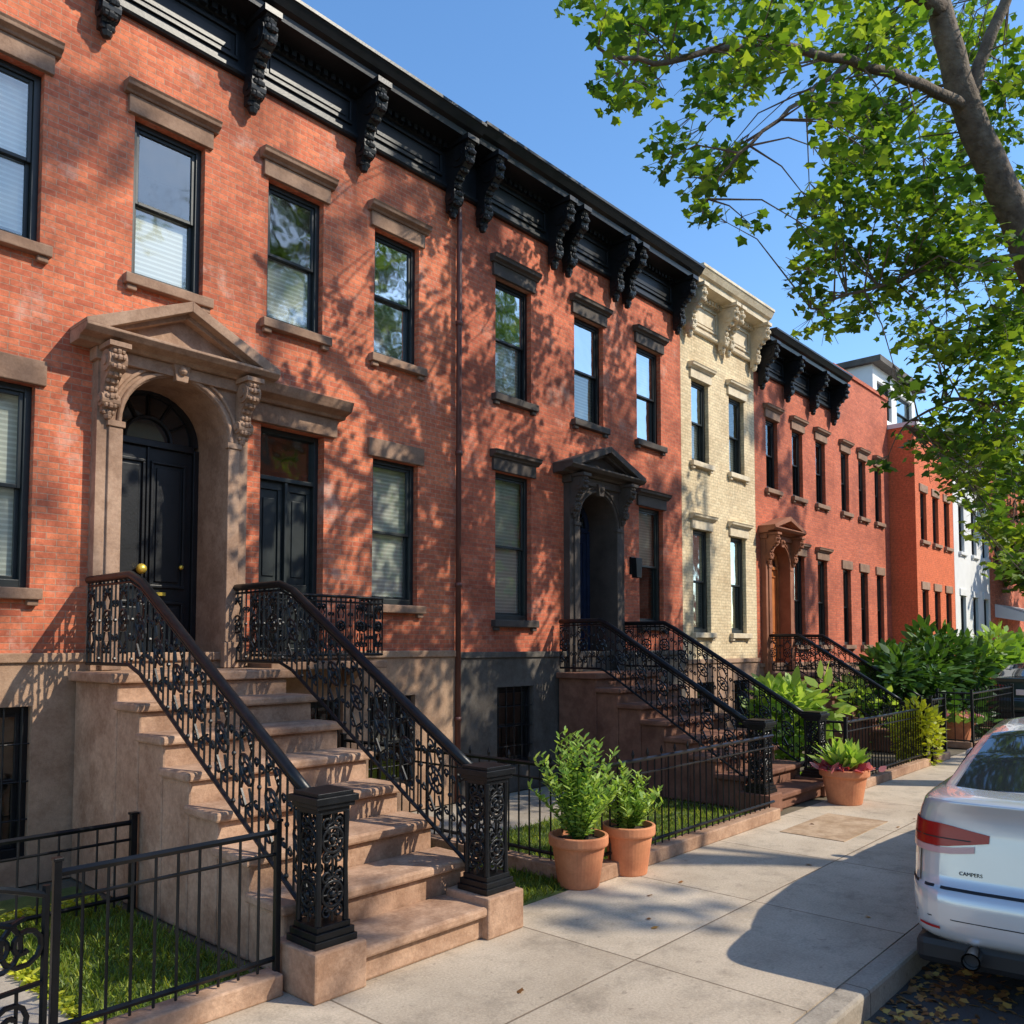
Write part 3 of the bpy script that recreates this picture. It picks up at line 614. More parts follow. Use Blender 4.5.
# ------------------------------------------------------------------ ground
def mconcrete(name, c1, c2, joint=None, bw=1.0, rh=1.05, yoff=0):
    m, nt, p = newmat(name)
    base = ramp(nt, noise_n(nt, 1.1, 7, rough=.68), [(.34, c1), (.66, c2)])
    fine = ramp(nt, noise_n(nt, 70, 3), [(.3, .72), (.7, 1.12)])
    c = mixc(nt, .7, base, fine, 'MULTIPLY')
    st = ramp(nt, noise_n(nt, 3.2, 7, rough=.75), [(.5, 1.0), (.68, .62)]); c = mixc(nt, .8, c, st, 'MULTIPLY')
    sp = ramp(nt, noise_n(nt, 16, 3, rough=.5), [(.66, 1.0), (.72, .6)]); c = mixc(nt, .7, c, sp, 'MULTIPLY')
    h = noise_n(nt, 90, 4)
    if joint:
        g = N(nt, 'ShaderNodeNewGeometry'); mp = N(nt, 'ShaderNodeMapping'); mp.inputs['Location'].default_value = (.35, yoff, 0)
        nt.links.new(g.outputs['Position'], mp.inputs[0])
        b = N(nt, 'ShaderNodeTexBrick'); b.offset = 0; nt.links.new(mp.outputs[0], b.inputs['Vector'])
        for k, v in (('Scale', 1), ('Mortar Size', .007), ('Mortar Smooth', .4), ('Brick Width', bw), ('Row Height', rh)): b.inputs[k].default_value = v
        b.inputs['Color1'].default_value = (1,1,1,1); b.inputs['Color2'].default_value = (.84,.83,.82,1); b.inputs['Mortar'].default_value = (.4,.36,.32,1)
        c = mixc(nt, 1.0, c, b.outputs['Color'], 'MULTIPLY')
        a2 = N(nt, 'ShaderNodeMath', operation='MULTIPLY_ADD'); nt.links.new(b.outputs['Fac'], a2.inputs[0]); a2.inputs[1].default_value = -2.5
        nt.links.new(h, a2.inputs[2]); h = a2.outputs[0]
    nt.links.new(c, p.inputs['Base Color']); p.inputs['Roughness'].default_value = .9; bump(nt, p, h, .5, .004); return m
M['walk'] = mconcrete('pavement_concrete', (.46, .37, .27), (.64, .53, .40), True, 1.45, 2.07, .0)
M['kerb'] = mconcrete('kerb_concrete', (.36, .305, .24), (.51, .445, .355), True, 2.4, 3, 0)
M['road'] = mnoise('asphalt', (.05, .046, .042), (.10, .094, .085), 1.2, .9, 120, .9, .006)
M['earth'] = mnoise('bare_earth', (.10, .08, .05), (.18, .145, .095), 3, .95, 60, .8, .01)
M['turf'] = mnoise('turf_base', (.06, .10, .02), (.14, .18, .04), 6, .95, 60, .8, .01)
M['cover'] = mnoise('rusty_cover', (.42,.28,.16), (.54,.39,.26), 5, .8, weather=.5)
def sheet(name, x0, x1, y0, y1, z, mat, kind='structure', lab=None):
    o = MB().quad((x0,y0,z),(x1,y0,z),(x1,y1,z),(x0,y1,z)).build(name, M[mat]); tag(o, lab or name.replace('_', ' '), name.replace('_', ' '), None, kind); return o
sheet('ground', -600, 600, -600, 600, -.16, 'earth', lab='flat earth ground reaching to the horizon')
sheet('road', -60, 140, -13, -5.24, -.13, 'road', lab='dark asphalt street beside the kerb')
KY = -5.12
o = MB().box(-60, 140, KY+.002, YF-.002+.0, -.15, 0).build('sidewalk', M['walk']); tag(o, 'concrete slab pavement in front of the row houses', 'sidewalk', None, 'structure')
o = MB().box(-60, 140, KY-.14, KY, -.15, .004).build('kerb', M['kerb'], bevel=.02); tag(o, 'concrete kerb along the street edge', 'kerb', None, 'structure')
o = MB().box(-60, 140, -16, -13, -.15, 0).build('sidewalk', M['walk']); tag(o, 'pavement on the far side of the street behind the camera', 'sidewalk', None, 'structure')
o = MB().box(-60, 140, YF, 12, -.15, -.012).build('yard_ground', M['earth']); tag(o, 'bare earth of the front yards', 'ground', None, 'structure')
sheet('path', 5.2, 8.3, -1.4, -.07, -.006, 'kerb', lab='concrete area path in the yard behind the terracotta pots')
sheet('path', -.6, 1.62, -3.0, -.07, -.002, 'kerb', lab='grey path inside the lower left gate')
def lawn(label, x0, x1, y0, y1, n, ls=(.03,.08), mat='grass'):
    P = np.stack([NR.uniform(x0,x1,n), NR.uniform(y0,y1,n), np.full(n,-.01)], 1)
    D = NR.randn(n,3)*.45; D[:,2] = 1
    o = leaf_mesh('grass', P, NR.uniform(*ls,n), 'blade', M[mat], None, dirs=D, stretch=2.2); tag(o, label, 'grass', None, 'stuff')
sheet('turf', 3.97, 4.95, -3.03, -.2, -.004, 'turf', lab='turf beside the near stoop'); lawn('short grass strip right of the near stoop', 3.98, 4.95, -3.0, -.6, 9000)
sheet('turf', 5.1, 8.3, -3.0, -1.4, -.004, 'turf', lab='turf inside the fenced yard'); lawn('grass inside the fenced yard behind the pots', 5.1, 8.3, -2.95, -1.4, 9000)
sheet('turf', 1.64, 2.48, -3.0, -.3, -.004, 'turf', lab='turf left of the near stoop'); lawn('patchy grass behind the lower left fence', 1.64, 2.48, -2.98, -.9, 6500)
P = np.stack([NR.uniform(.6,2.45,900), -.85+NR.randn(900)*.03, NR.uniform(0,.06,900)], 1)
P2 = np.stack([1.64+NR.randn(700)*.018, NR.uniform(-2.95,-.85,700), NR.uniform(0,.035,700)], 1)
P = np.concatenate([P, P2]); o = leaf_mesh('edging_plants', P, NR.uniform(.03,.055,len(P)), 'oval', M['leaf_lime'], None, up=.8); tag(o, 'yellow-green edging plants round the lower left grass', 'ground cover', None, 'stuff')
o = MB().box(7.6,8.75,-3.95,-3.35,.0,.006).build('utility_cover', M['cover']); tag(o, 'faint rectangular metal cover set in the pavement before the dark stoop', 'cover')
n = 1100; P = []
while len(P) < n:
    u = R.random()
    if u < .7: x = R.uniform(2.5, 6); y = KY-.16-abs(R.gauss(0,.25)); z = -.122
    elif u < .985: x = R.uniform(3, 5.4); y = R.uniform(-6.3,-5.3); z = -.122
    else: x = R.uniform(3, 10); y = R.uniform(-5.05,-3.1); z = .009
    P.append((x,y,z))
P = np.array(P); o = leaf_mesh('fallen_leaves', P, NR.uniform(.025,.06,len(P)), 'maple', M['dead'], None, up=1.6); tag(o, 'scattered brown fallen leaves in the gutter and on the pavement', 'leaves', None, 'stuff')
# ------------------------------------------------------------------ plants
def pot(root, x, y, r, h):
    MB().lathe([(0,0),(r*.68,0),(r*.70,.01),(r*.90,h*.78),(r*.93,h*.80),(r*1.0,h*.80),(r*1.02,h*.84),(r*1.02,h*.98),(r,h),(r*.9,h),(r*.88,h*.9),(r*.86,h*.85)], (x,y,0), 40).build('pot', M['terracotta'], root, smooth=False, bevel=.003)
    MB().lathe([(0,0),(r*.86,0)], (x,y,h*.88), 20).build('soil', M['soil'], root)
def stems_plant(root, x, y, z0, ht, spread, nst, leafn, ls, shape, mat, tone=(0,1), lw=1):
    st = MB(); P = []; D = []
    for i in range(nst):
        a = R.uniform(0,2*pi); k = R.uniform(.1,1); tip = Vector((math.cos(a)*spread*k, math.sin(a)*spread*k, ht*R.uniform(.5,1.08)*(1-.3*k)))
        b = Vector((math.cos(a)*.05, math.sin(a)*.05, 0)); pts = []
        for t in range(7):
            u = t/6; p = b.lerp(tip, u); p.x *= (.55+.45*u); p.y *= (.55+.45*u); pts.append(p+Vector((x,y,z0)))
        st.tube(pts, [.007*(1-.8*t/6) for t in range(7)], 4)
        for j in range(leafn):
            u = .10+.90*j/(leafn-1); i0 = min(5, int(u*6)); p = pts[i0].lerp(pts[i0+1], u*6-i0)
            aa = j*2.4+R.random(); D.append((math.cos(aa), math.sin(aa), .2+u*.9)); P.append(tuple(p))
    st.build('stems', M['leaf'], root)
    leaf_mesh('foliage', P, NR.uniform(.7,1.2,len(P))*ls, shape, mat, root, dirs=D, tone=tone, stretch=lw)
p1 = gp(583, 886); e1 = empty('potted_plant', (p1.x,p1.y,0), 'large terracotta pot with tall leafy green shrub, nearest the camera', 'potted plant')
pot(e1, p1.x, p1.y+.04, .215, .37); stems_plant(e1, p1.x, p1.y+.04, .32, .82, .40, 54, 40, .062, 'oval', M['leaf'], (.45,1), .65)
p2 = gp(627, 874); e2 = empty('potted_plant', (p2.x,p2.y,0), 'terracotta pot with bright green plant, tucked behind the largest pot', 'potted plant')
pot(e2, p2.x+.05, p2.y+.02, .205, .37); stems_plant(e2, p2.x+.05, p2.y+.02, .32, .50, .32, 44, 28, .06, 'oval', M['leaf'], (.5,1), .65)
p3 = gp(845, 803); e3 = empty('potted_plant', (p3.x,p3.y,0), 'round terracotta pot with yellow-green leaves and dark red flowers beyond the dark stoop', 'potted plant')
pot(e3, p3.x, p3.y, .26, .38)
def tuft(root, x, y, z, n, ln, mat, name='foliage', shape='long', up=.9, tone=(0,1), spread=.1, lw=1.3):
    P = [(x+R.gauss(0,spread), y+R.gauss(0,spread), z) for i in range(n)]; D = [(R.gauss(0,1), R.gauss(0,1), up+R.random()*.6) for i in range(n)]
    leaf_mesh(name, P, NR.uniform(.7,1.1,n)*ln, shape, mat, root, dirs=D, tone=tone, stretch=lw)
tuft(e3, p3.x, p3.y, .38, 130, .32, M['leaf'], shape='long', up=2.2, tone=(.5,1), spread=.07, lw=1.6); tuft(e3, p3.x, p3.y, .37, 300, .12, M['flower'], 'flowers', 'oval', .7, spread=.11, tone=(0,.9), lw=1.3)
p4 = gp(956, 744); e4 = empty('potted_plant', (p4.x,p4.y,0), 'small far terracotta pot of pink flowers beside the hedge', 'potted plant')
pot(e4, p4.x, p4.y, .3, .42); tuft(e4, p4.x, p4.y, .4, 160, .2, M['leaf'], shape='oval', spread=.18); tuft(e4, p4.x, p4.y, .5, 90, .1, M['flower'], 'flowers', 'oval', .6, spread=.2, tone=(.6,1))
def shrub(label, x, y, rx, ry, rz, n, ls, shape, mat, z0=0, tone=(0,1), cat='shrub', clumps=14):
    root = empty('leafy_shrub', (x,y,0), label, cat)
    C = [(R.uniform(-.7,.7)*rx, R.uniform(-.7,.7)*ry, z0+rz*R.uniform(.2,.85)) for i in range(clumps)]
    P = []; D = []; T = []
    for i in range(n):
        c = R.choice(C); v = Vector((R.gauss(0,1),R.gauss(0,1),R.gauss(0,1))); v.normalize(); k = R.random()**.4
        p = Vector(c)+Vector((v.x*rx*.45, v.y*ry*.45, v.z*rz*.3))*k
        if p.z < .02: p.z = .02
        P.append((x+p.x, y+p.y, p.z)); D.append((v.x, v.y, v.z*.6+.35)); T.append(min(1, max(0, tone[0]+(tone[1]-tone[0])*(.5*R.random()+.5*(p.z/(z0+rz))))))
    leaf_mesh('foliage', P, NR.uniform(.7,1.2,n)*ls, shape, mat, root, dirs=D, tones=T)
    st = MB()
    for c in C[:8]: st.tube([(x,y,-.02),(x+c[0]*.4,y+c[1]*.4,c[2]*.5),(x+c[0],y+c[1],c[2])], [.02,.012,.005], 5)
    st.build('stems', M['bark'], root); return root
def sx_(X, yp): return at(X, 645, yp).x
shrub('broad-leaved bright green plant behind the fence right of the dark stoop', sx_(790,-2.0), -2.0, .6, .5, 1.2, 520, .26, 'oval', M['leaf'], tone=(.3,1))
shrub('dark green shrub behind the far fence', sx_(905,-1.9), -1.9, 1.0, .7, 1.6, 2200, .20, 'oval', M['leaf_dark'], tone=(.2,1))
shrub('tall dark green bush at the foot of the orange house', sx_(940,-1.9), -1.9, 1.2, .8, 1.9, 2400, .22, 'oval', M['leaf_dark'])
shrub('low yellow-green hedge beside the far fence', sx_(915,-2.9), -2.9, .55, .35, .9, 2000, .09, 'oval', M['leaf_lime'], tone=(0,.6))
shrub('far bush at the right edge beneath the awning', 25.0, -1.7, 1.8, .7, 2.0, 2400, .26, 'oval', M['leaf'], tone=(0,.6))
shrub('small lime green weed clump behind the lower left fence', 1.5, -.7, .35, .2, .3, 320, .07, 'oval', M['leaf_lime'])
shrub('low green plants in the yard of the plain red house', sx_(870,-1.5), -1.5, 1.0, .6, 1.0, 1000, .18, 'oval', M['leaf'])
# ------------------------------------------------------------------ trees
def limb(mb, pts, r0, r1, n=9):
    pts = [Vector(p) for p in pts]; out = []
    for i in range(len(pts)-1):
        a = pts[max(i-1,0)]; b = pts[i]; c = pts[i+1]; d_ = pts[min(i+2,len(pts)-1)]
        for k in range(5):
            t = k/5; out.append(.5*((2*b)+(-a+c)*t+(2*a-5*b+4*c-d_)*t*t+(-a+3*b-3*c+d_)*t**3))
    out.append(pts[-1]); m = len(out)
    out = [p+Vector((R.gauss(0,1),R.gauss(0,1),R.gauss(0,1)))*.012 for p in out]
    mb.tube(out, [r0+(r1-r0)*i/(m-1) for i in range(m)], n); return out
def tree(label, base, limbs, clusters, leafn, ls, group=None, tone=(0,1), shape='maple', twr=.011):
    root = empty('street_tree', tuple(base), label, 'tree', group)
    allp = []
    for i, (pts, r0, r1) in enumerate(limbs):
        mb = MB(); allp += limb(mb, pts, r0, r1); mb.build('trunk' if i == 0 else 'limb', M['bark'], root, smooth=True)
    tw = MB(); P = []; S_ = []; T = []
    for (c, r) in clusters:
        c = Vector(c); q = min(allp, key=lambda p: (p-c).length); mid = q.lerp(c, .5)+Vector((0,0,.12*(q-c).length))
        tw.tube([q, mid, c], [twr,twr*.6,twr*.3], 5)
        tc = R.uniform(-.25,.25)
        for k in range(4):
            v = Vector((R.gauss(0,1),R.gauss(0,1),R.gauss(0,.6))); v.normalize(); tw.tube([mid.lerp(c,.6), c+v*r*.8], [.005,.0025], 4)
        for k in range(int(leafn*r*r/.36)+8):
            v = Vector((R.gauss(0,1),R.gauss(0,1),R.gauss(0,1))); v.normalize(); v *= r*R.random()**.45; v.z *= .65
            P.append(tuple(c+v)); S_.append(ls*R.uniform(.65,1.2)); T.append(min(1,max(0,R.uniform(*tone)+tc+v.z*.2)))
    tw.build('twigs', M['bark'], root)
    leaf_mesh('crown', P, S_, shape, M['maple'], root, up=.55, tones=T); return root
base = Vector((12.3,-4.85,0))
LP = [(1085,430),(1026,245),(965,105),(935,-10)]
LA = [([base, base+Vector((-.05,-.05,2)), atd(1085,430,10.0), atd(1026,245,9.3), atd(965,105,8.8), atd(935,-10,8.5), atd(915,-110,8.4)], .27, .08),
      ([atd(968,110,8.8), atd(905,78,8.3), atd(830,58,7.9), atd(745,45,7.5), atd(650,62,7.2), atd(600,50,7)], .06, .012),
      ([atd(968,110,8.8), atd(985,50,8.7), atd(1015,-20,8.6)], .08, .05),
      ([atd(1030,255,9.3), atd(960,262,9.2), atd(880,285,9.2), atd(810,310,9.3)], .035, .01),
      ([atd(1075,400,9.9), atd(1010,405,9.8), atd(950,400,9.8), atd(905,425,9.9)], .035, .01),
      ([atd(850,62,8), atd(790,110,7.8), atd(730,165,7.7), atd(705,205,7.7)], .025, .008),
      ([atd(940,10,8.5), atd(860,-40,8), atd(740,-90,7.5), atd(640,-120,7.2)], .09, .03),
      ([base+Vector((-.1,-.1,4.3)), base+Vector((1.5,-1.2,6.5)), base+Vector((3,-2,9))], .16, .05)]
REG = [(600,15,42),(650,30,60),(720,25,75),(800,20,80),(880,30,85),(960,30,95),(1010,80,80),(605,85,26),(640,95,40),(700,95,50),(690,150,40),(730,175,42),(705,205,30),(745,215,18),
       (760,70,50),(840,90,48),(890,115,45),(860,150,38),(930,150,50),(1000,160,60),(830,205,42),(880,200,55),(940,215,60),(1000,230,60),(820,255,42),(880,265,50),(950,280,55),(1010,300,50),
       (800,300,30),(850,320,34),(800,345,18),(930,335,38),(985,350,55),(1010,400,55),(925,385,36),(960,420,50),(1005,455,50),(915,440,32),(940,470,30),(885,465,16),(1015,330,50),(995,510,38),(1015,560,32),(965,500,24),(1000,420,50),(980,470,40),(1010,540,34)]
def segd(X, Y):
    b = 1e9
    for (x0,y0),(x1,y1) in zip(LP[:-1], LP[1:]):
        t = max(0, min(1, ((X-x0)*(x1-x0)+(Y-y0)*(y1-y0))/((x1-x0)**2+(y1-y0)**2))); b = min(b, math.hypot(X-x0-t*(x1-x0), Y-y0-t*(y1-y0)))
    return b
cl = []
for (X, Y, rad) in REG:
    for k in range(1 if rad < 26 else (3 if rad < 38 else (6 if X > 780 else 4))):
        d_ = R.uniform(6.8, 10.3) if Y < 260 else R.uniform(8.6, 11.5)
        r = min(.48, rad/F*d_*.72); a = R.uniform(0,2*pi); o_ = rad*.85*R.random()
        cX, cY = X+o_*math.cos(a), Y+o_*math.sin(a)
        if segd(cX, cY) < 40: d_ = R.uniform(10.2, 11.8)
        cl.append((atd(cX, cY, d_), max(.18, r)))
for i in range(30):
    v = Vector((R.gauss(0,1),R.gauss(0,1),R.gauss(0,1))); v.normalize(); v *= R.random()**.4
    p = Vector((13.2,-5.6,9.3))+Vector((v.x*5, v.y*4.2, v.z*3.0)); r = R.uniform(.4,.65)
    q = proj(p)
    if q and (-60 < q[0] < 1090 and -60 < q[1] < 1024): continue
    cl.append((p, r))
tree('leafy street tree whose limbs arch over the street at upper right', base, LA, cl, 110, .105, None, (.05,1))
def blob_tree(label, base, cz, rr, rz, n, lfn, ls, h, r0=.5, r1=.8, rxs=1, tw=.03):
    b = Vector(base); cs = []
    for i in range(n):
        v = Vector((R.gauss(0,1),R.gauss(0,1),R.gauss(0,1))); v.normalize(); v *= R.random()**.35
        cs.append((Vector((b.x,b.y,cz))+Vector((v.x*rr*rxs,v.y*rr,v.z*rz)), R.uniform(r0,r1)))
    tree(label, b, [([b, b+Vector((.1,0,cz*.5)), Vector((b.x,b.y,cz)), Vector((b.x,b.y,cz+rz*.6))], h, .04), ([b+Vector((0,0,cz*.55)), b+Vector((rr*.5,0,cz)),], .07,.02), ([b+Vector((0,0,cz*.6)), b+Vector((-rr*.5,.3,cz*1.05))], .07,.02)], cs, lfn, ls, twr=tw)
blob_tree('smaller green tree far down the row at the right edge', (30.5,-2.7,0), 5.6, 2.6, 2.6, 90, 45, .24, .16)
blob_tree('round-crowned tree at the far end of the pavement', (44,-3.0,0), 6, 4, 3, 60, 30, .4, .2)
blob_tree('unseen very tall spreading tree across the street opposite the near stoop, added to cast leaf shade', (12.3,-13.6,0), 15.8, 4.5, 5.6, 25, 44, .25, .22, .35, .85, 1.2, .014)  # out of view; crown placed and thinned to dapple the near front
blob_tree('unseen very tall spreading tree across the street opposite the cream house, added to cast leaf shade', (20.5,-13.8,0), 15.0, 3.6, 5.4, 24, 44, .25, .22, .35, .85, 1, .014)  # second unseen crown, added for leaf shade on the middle fronts
# ------------------------------------------------------------------ cars
ROWS = [(.33,.06,4.60,.87),(.36,.015,4.66,.895),(.40,.0,4.67,.90),(.48,.0,4.69,.91),(.57,.005,4.68,.912),(.595,.02,4.66,.912),(.61,.06,4.64,.912),(.72,.075,4.60,.91),(.84,.09,4.40,.90),(.92,.10,3.95,.885),(.98,.10,3.62,.865),(1.03,.08,3.4,.84),(1.05,.07,3.2,.815),(1.062,.085,3.1,.78),(1.072,.16,3.0,.70)]
def brow(z):
    for a, b in zip(ROWS[:-1], ROWS[1:]):
        if z <= b[0]: t = (z-a[0])/(b[0]-a[0]); return [a[k]+(b[k]-a[k])*t for k in range(4)]
    return list(ROWS[-1])
EX = .20
def bpt(th, z, off=0):
    _, xr, xf, w = brow(z); a = (xf-xr)/2+off; b = w+off; c, s = math.cos(th), math.sin(th)
    return ((xr+xf)/2+a*math.copysign(abs(c)**EX, c), b*math.copysign(abs(s)**EX, s), z)
def car(label, loc, yaw, paint):
    root = empty('parked_car', loc, label, 'car'); root.rotation_euler = (0,0,yaw)
    zs = []
    for a, b in zip(ROWS[:-1], ROWS[1:]): zs += [a[0], (a[0]+b[0])/2]
    zs.append(ROWS[-1][0]); mb = MB(); vs = []
    half = sorted({min(1, math.asin(min(1, f**(1/EX)))/(pi/2)) for f in [0,.2,.35,.5,.6,.7,.78,.84,.88,.91,.935,.955,.97,.98,.99,.996,.999]}|{(math.acos(min(1, f**(1/EX)))/(pi/2)) for f in [0,.2,.35,.5,.6,.7,.78,.84,.88,.91,.935,.955,.97,.98,.99]})
    ths = [h_*pi/2 for h_ in half]; TH = ths+[pi-t for t in ths[::-1][1:]]; TH = TH+[pi+t for t in TH[1:-1]]
    n = len(TH)
    for z in zs:
        for t in TH: vs.append(bpt(t, z))
    m = len(zs); fs = [(i*n+j, i*n+(j+1)%n, (i+1)*n+(j+1)%n, (i+1)*n+j) for i in range(m-1) for j in range(n)]
    fs += [tuple(range(n)), tuple(range((m-1)*n, m*n))]; mb.add(vs, fs); mb.build('body', M[paint], root, smooth=True, local=True)
    cs = [(.36,1.055,.77),(.48,1.085,.765),(.85,1.24,.70),(1.2,1.35,.65),(1.5,1.385,.63),(2.0,1.40,.63),(2.5,1.38,.62),(2.9,1.25,.66),(3.3,1.08,.71),(3.5,.98,.72)]
    def cz(s):
        for a, b in zip(cs[:-1], cs[1:]):
            if s <= b[0]: t = (s-a[0])/(b[0]-a[0]); return a[1]+(b[1]-a[1])*t, a[2]+(b[2]-a[2])*t
        return cs[-1][1:]
    def cpt(s, v, off=0):
        z, y = cz(s); return (s-off, v*y, z-.05*abs(v)**3+off)
    ss = [.36+3.14*i/40 for i in range(41)]; vv = [-1+2*i/14 for i in range(15)]
    mb = MB(); vs = []
    for s in ss:
        vs.append((s, -.83, .99)); vs += [cpt(s, v) for v in vv]; vs.append((s, .83, .99))
    k = 17; mb.add(vs, [(i*k+j, i*k+j+1, (i+1)*k+j+1, (i+1)*k+j) for i in range(40) for j in range(k-1)]); mb.build('cabin', M[paint], root, smooth=True, local=True)
    for nm, s0, s1 in (('rear_window', .47, 1.25), ('windscreen', 2.6, 3.35)):
        mb = MB(); q = [s0+(s1-s0)*i/12 for i in range(13)]; v2 = [-.92+1.84*i/12 for i in range(13)]
        sg = 1 if nm == 'rear_window' else -1
        mb.add([(cpt(s, v)[0]-.006*sg, cpt(s, v)[1], cpt(s, v)[2]+.008) for s in q for v in v2], [(i*13+j, i*13+j+1, (i+1)*13+j+1, (i+1)*13+j) for i in range(12) for j in range(12)])
        mb.build(nm, M['car_glass'], root, smooth=True, local=True)
    for sgn in (-1, 1):
        mb = MB(); t = []
        for s in [1.0+1.95*i/10 for i in range(11)]:
            z, y = cz(s); p0 = Vector((s, sgn*.83, .99)); p1 = Vector((s, sgn*y, z-.05)); a = p0.lerp(p1, .12); b = p0.lerp(p1, .86)
            t += [(a.x, a.y+sgn*.008, a.z+.003), (b.x, b.y+sgn*.008, b.z+.003)]
        mb.add(t, [(2*i,2*i+1,2*i+3,2*i+2) for i in range(10)]); mb.build('side_window', M['car_glass'], root, local=True)
        def patch(name, zf, fr, mat, off=.006, nz=6):
            th = [math.pi-math.asin(min(.999999, f**(1/EX))) for f in fr]; mb = MB(); vs = []
            for i in range(nz+1):
                for t_, f in zip(th, fr):
                    z0, z1 = zf(f); x, y, z_ = bpt(t_, z0+(z1-z0)*i/nz, off); vs.append((x, sgn*y, z_))
            k = len(th); mb.add(vs, [(i*k+j, i*k+j+1, (i+1)*k+j+1, (i+1)*k+j) for i in range(nz) for j in range(k-1)])
            return mb.build(name, M[mat], root, smooth=True, local=True)
        fr = [.53,.58,.63,.68,.74,.8,.86,.9,.93,.955,.97,.985,.993,.9975,.9993]
        def tl(f):
            q = max(0, min(1, (f-.53)/.25)); e = max(0, (f-.96)/.04); return (.855-.045*q+.03*e, .895+.035*q-.03*e)
        patch('tail_light', tl, fr, 'red_lens', .008)
        patch('tail_light_band', lambda f: (.853,.859), [.62,.68,.74,.8,.86,.92,.95], 'trim', .0105, 2)
        patch('reversing_light', lambda f: (.775+.03*max(0,(.75-f)/.2), .808+.03*max(0,(.75-f)/.2)), [.60,.66,.72,.78,.84,.88,.92,.95,.97], 'pale_lens', .008)
        patch('bumper_reflector', lambda f: (.40,.413), [.78,.82,.86,.9], 'red_lens', .005, 2)
        patch('trunk_seam', lambda f: (.60,.61), [.0001,.2,.4,.6,.75,.85,.92,.96,.98], 'trim', .003, 1)
        patch('trunk_side_seam', lambda f: (.61,.775), [.893,.90], 'trim', .003, 8)
        patch('crease_shade_line', lambda f: (.455,.460), [.0001,.3,.5,.7,.84,.92,.97], 'trim', .002, 1)  # thin dark strip painted as the shade line of a bumper crease
        MB().tube([(-.03,sgn*.56,.275),(.2,sgn*.56,.285)], .045, 16, False).tube([(-.03,sgn*.56,.275),(.2,sgn*.56,.285)], .037, 16, False).build('exhaust_pipe', M['chrome'], root, smooth=True, local=True)
        MB().tube([(.01,sgn*.56,.277),(.1,sgn*.56,.278)], .036, 16).build('exhaust_opening', M['trim'], root, local=True)
        hl = MB(); hl.ball((4.45, sgn*.66, .70), .13, 12, .9, 1, .5); hl.build('head_light', M['clear_lens'], root, smooth=True, local=True)
        mr = MB(); mr.ball((2.85, sgn*.93, 1.0), .09, 10, .5, .9, .6); mr.build('mirror', M[paint], root, smooth=True, local=True)
        for xw in (.98, 3.72):
            c = [(xw+.37*math.cos(t*pi/16), .34+.37*math.sin(t*pi/16)) for t in range(32)]
            MB().prism(c, 'y', sgn*.80, sgn*.918).build('wheel_arch', M['trim'], root, local=True)
            w = MB(); pr = [(.20,-.1),(.29,-.105),(.325,-.08),(.33,0),(.325,.08),(.29,.105),(.20,.1)]
            nn = 28; vs = [(xw+r_*math.cos(2*pi*j/nn), sgn*.83+yy, .33+r_*math.sin(2*pi*j/nn)) for r_, yy in pr for j in range(nn)]
            w.add(vs, [(i*nn+j, i*nn+(j+1)%nn, (i+1)*nn+(j+1)%nn, (i+1)*nn+j) for i in range(6) for j in range(nn)])
            wo = w.build('wheel', M['rubber'], root, smooth=True, local=True)
            rm = MB(); c = [(xw+.21*math.cos(t*pi/14), .33+.21*math.sin(t*pi/14)) for t in range(28)]; rm.prism(c, 'y', sgn*.80, sgn*.90)
            for t in range(5):
                a = t*2*pi/5; rm.tube([(xw, sgn*.925, .33), (xw+.2*math.cos(a), sgn*.93, .33+.2*math.sin(a))], .022, 6)
            rm.build('rim', M['chrome'], wo, local=True)
    MB().box(.035,.06,-.26,.26,.70,.82).build('number_plate', M['clear_lens'], root, local=True, bevel=.004)
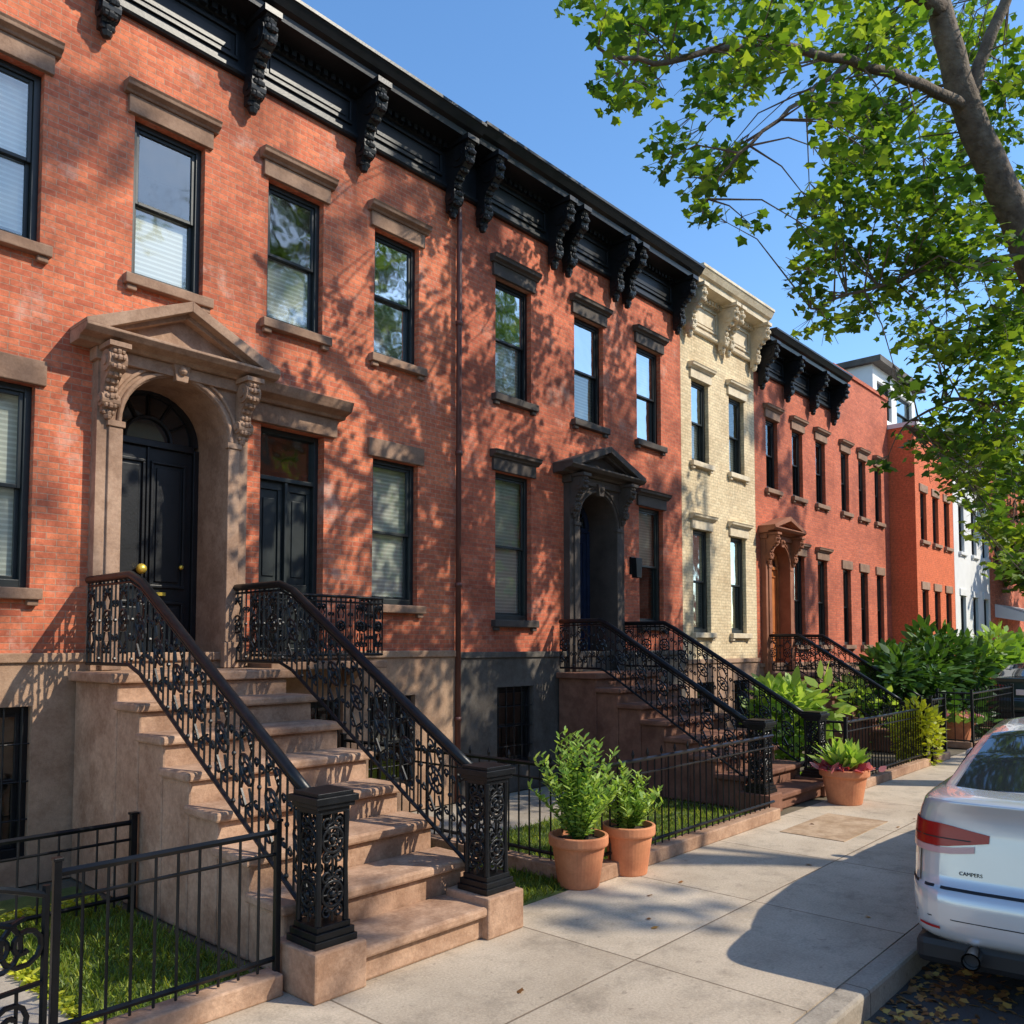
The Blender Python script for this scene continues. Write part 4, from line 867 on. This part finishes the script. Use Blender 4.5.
    MB().box(.075,4.5,-.84,.84,.19,.335).build('under_bumper', M['trim'], root, local=True, bevel=.04)  # black lower valance; its black also stands in for shadow below the bumper
    return root
YAW = math.radians(5)
car1 = car('silver white sedan parked at the kerb at the right edge', (4.86, -6.20, -.13), YAW, 'car')
tc = bpy.data.curves.new('badge', 'FONT'); tc.body = 'CAMPERS'; tc.size = .026; tc.extrude = .002
to = bpy.data.objects.new('tmp', tc); col.objects.link(to); bpy.context.view_layer.update()
me = bpy.data.meshes.new_from_object(to.evaluated_get(bpy.context.evaluated_depsgraph_get())); bpy.data.objects.remove(to)
me.materials.clear(); me.materials.append(M['trim'])
bo = bpy.data.objects.new('badge', me); col.objects.link(bo); bo.parent = car1; bo.location = (.070, .62, .68); bo.rotation_euler = (pi/2, 0, -pi/2)
car('dark green car parked far off before the white house', (20.6, -3.0, -.02), 0, 'car_dark')
# ------------------------------------------------------------------ light
el = math.radians(40); az = Vector((.51,-.86)).normalized()
sd = Vector((az.x*math.cos(el), az.y*math.cos(el), math.sin(el)))
l = bpy.data.lights.new('sun', 'SUN'); l.energy = 5.0; l.angle = math.radians(.5); l.color = (1, .92, .78)
lo = bpy.data.objects.new('sun', l); col.objects.link(lo); lo.rotation_euler = sd.to_track_quat('Z', 'Y').to_euler()
w = bpy.data.worlds.new('World'); S.world = w; w.use_nodes = True; nt = w.node_tree
sk = N(nt, 'ShaderNodeTexSky', sky_type='NISHITA'); sk.sun_disc = False; sk.sun_elevation = el; sk.sun_rotation = math.atan2(az.x, az.y)
sk.air_density = 1.0; sk.dust_density = .3; sk.ozone_density = 2.0
hs = N(nt, 'ShaderNodeHueSaturation'); hs.inputs['Saturation'].default_value = 1.18; hs.inputs['Value'].default_value = 1.85
nt.links.new(sk.outputs[0], hs.inputs['Color'])
nt.links.new(hs.outputs[0], nt.nodes['Background'].inputs[0]); nt.nodes['Background'].inputs[1].default_value = .15
S.view_settings.view_transform = 'Standard'; S.view_settings.look = 'None'; S.view_settings.exposure = 0
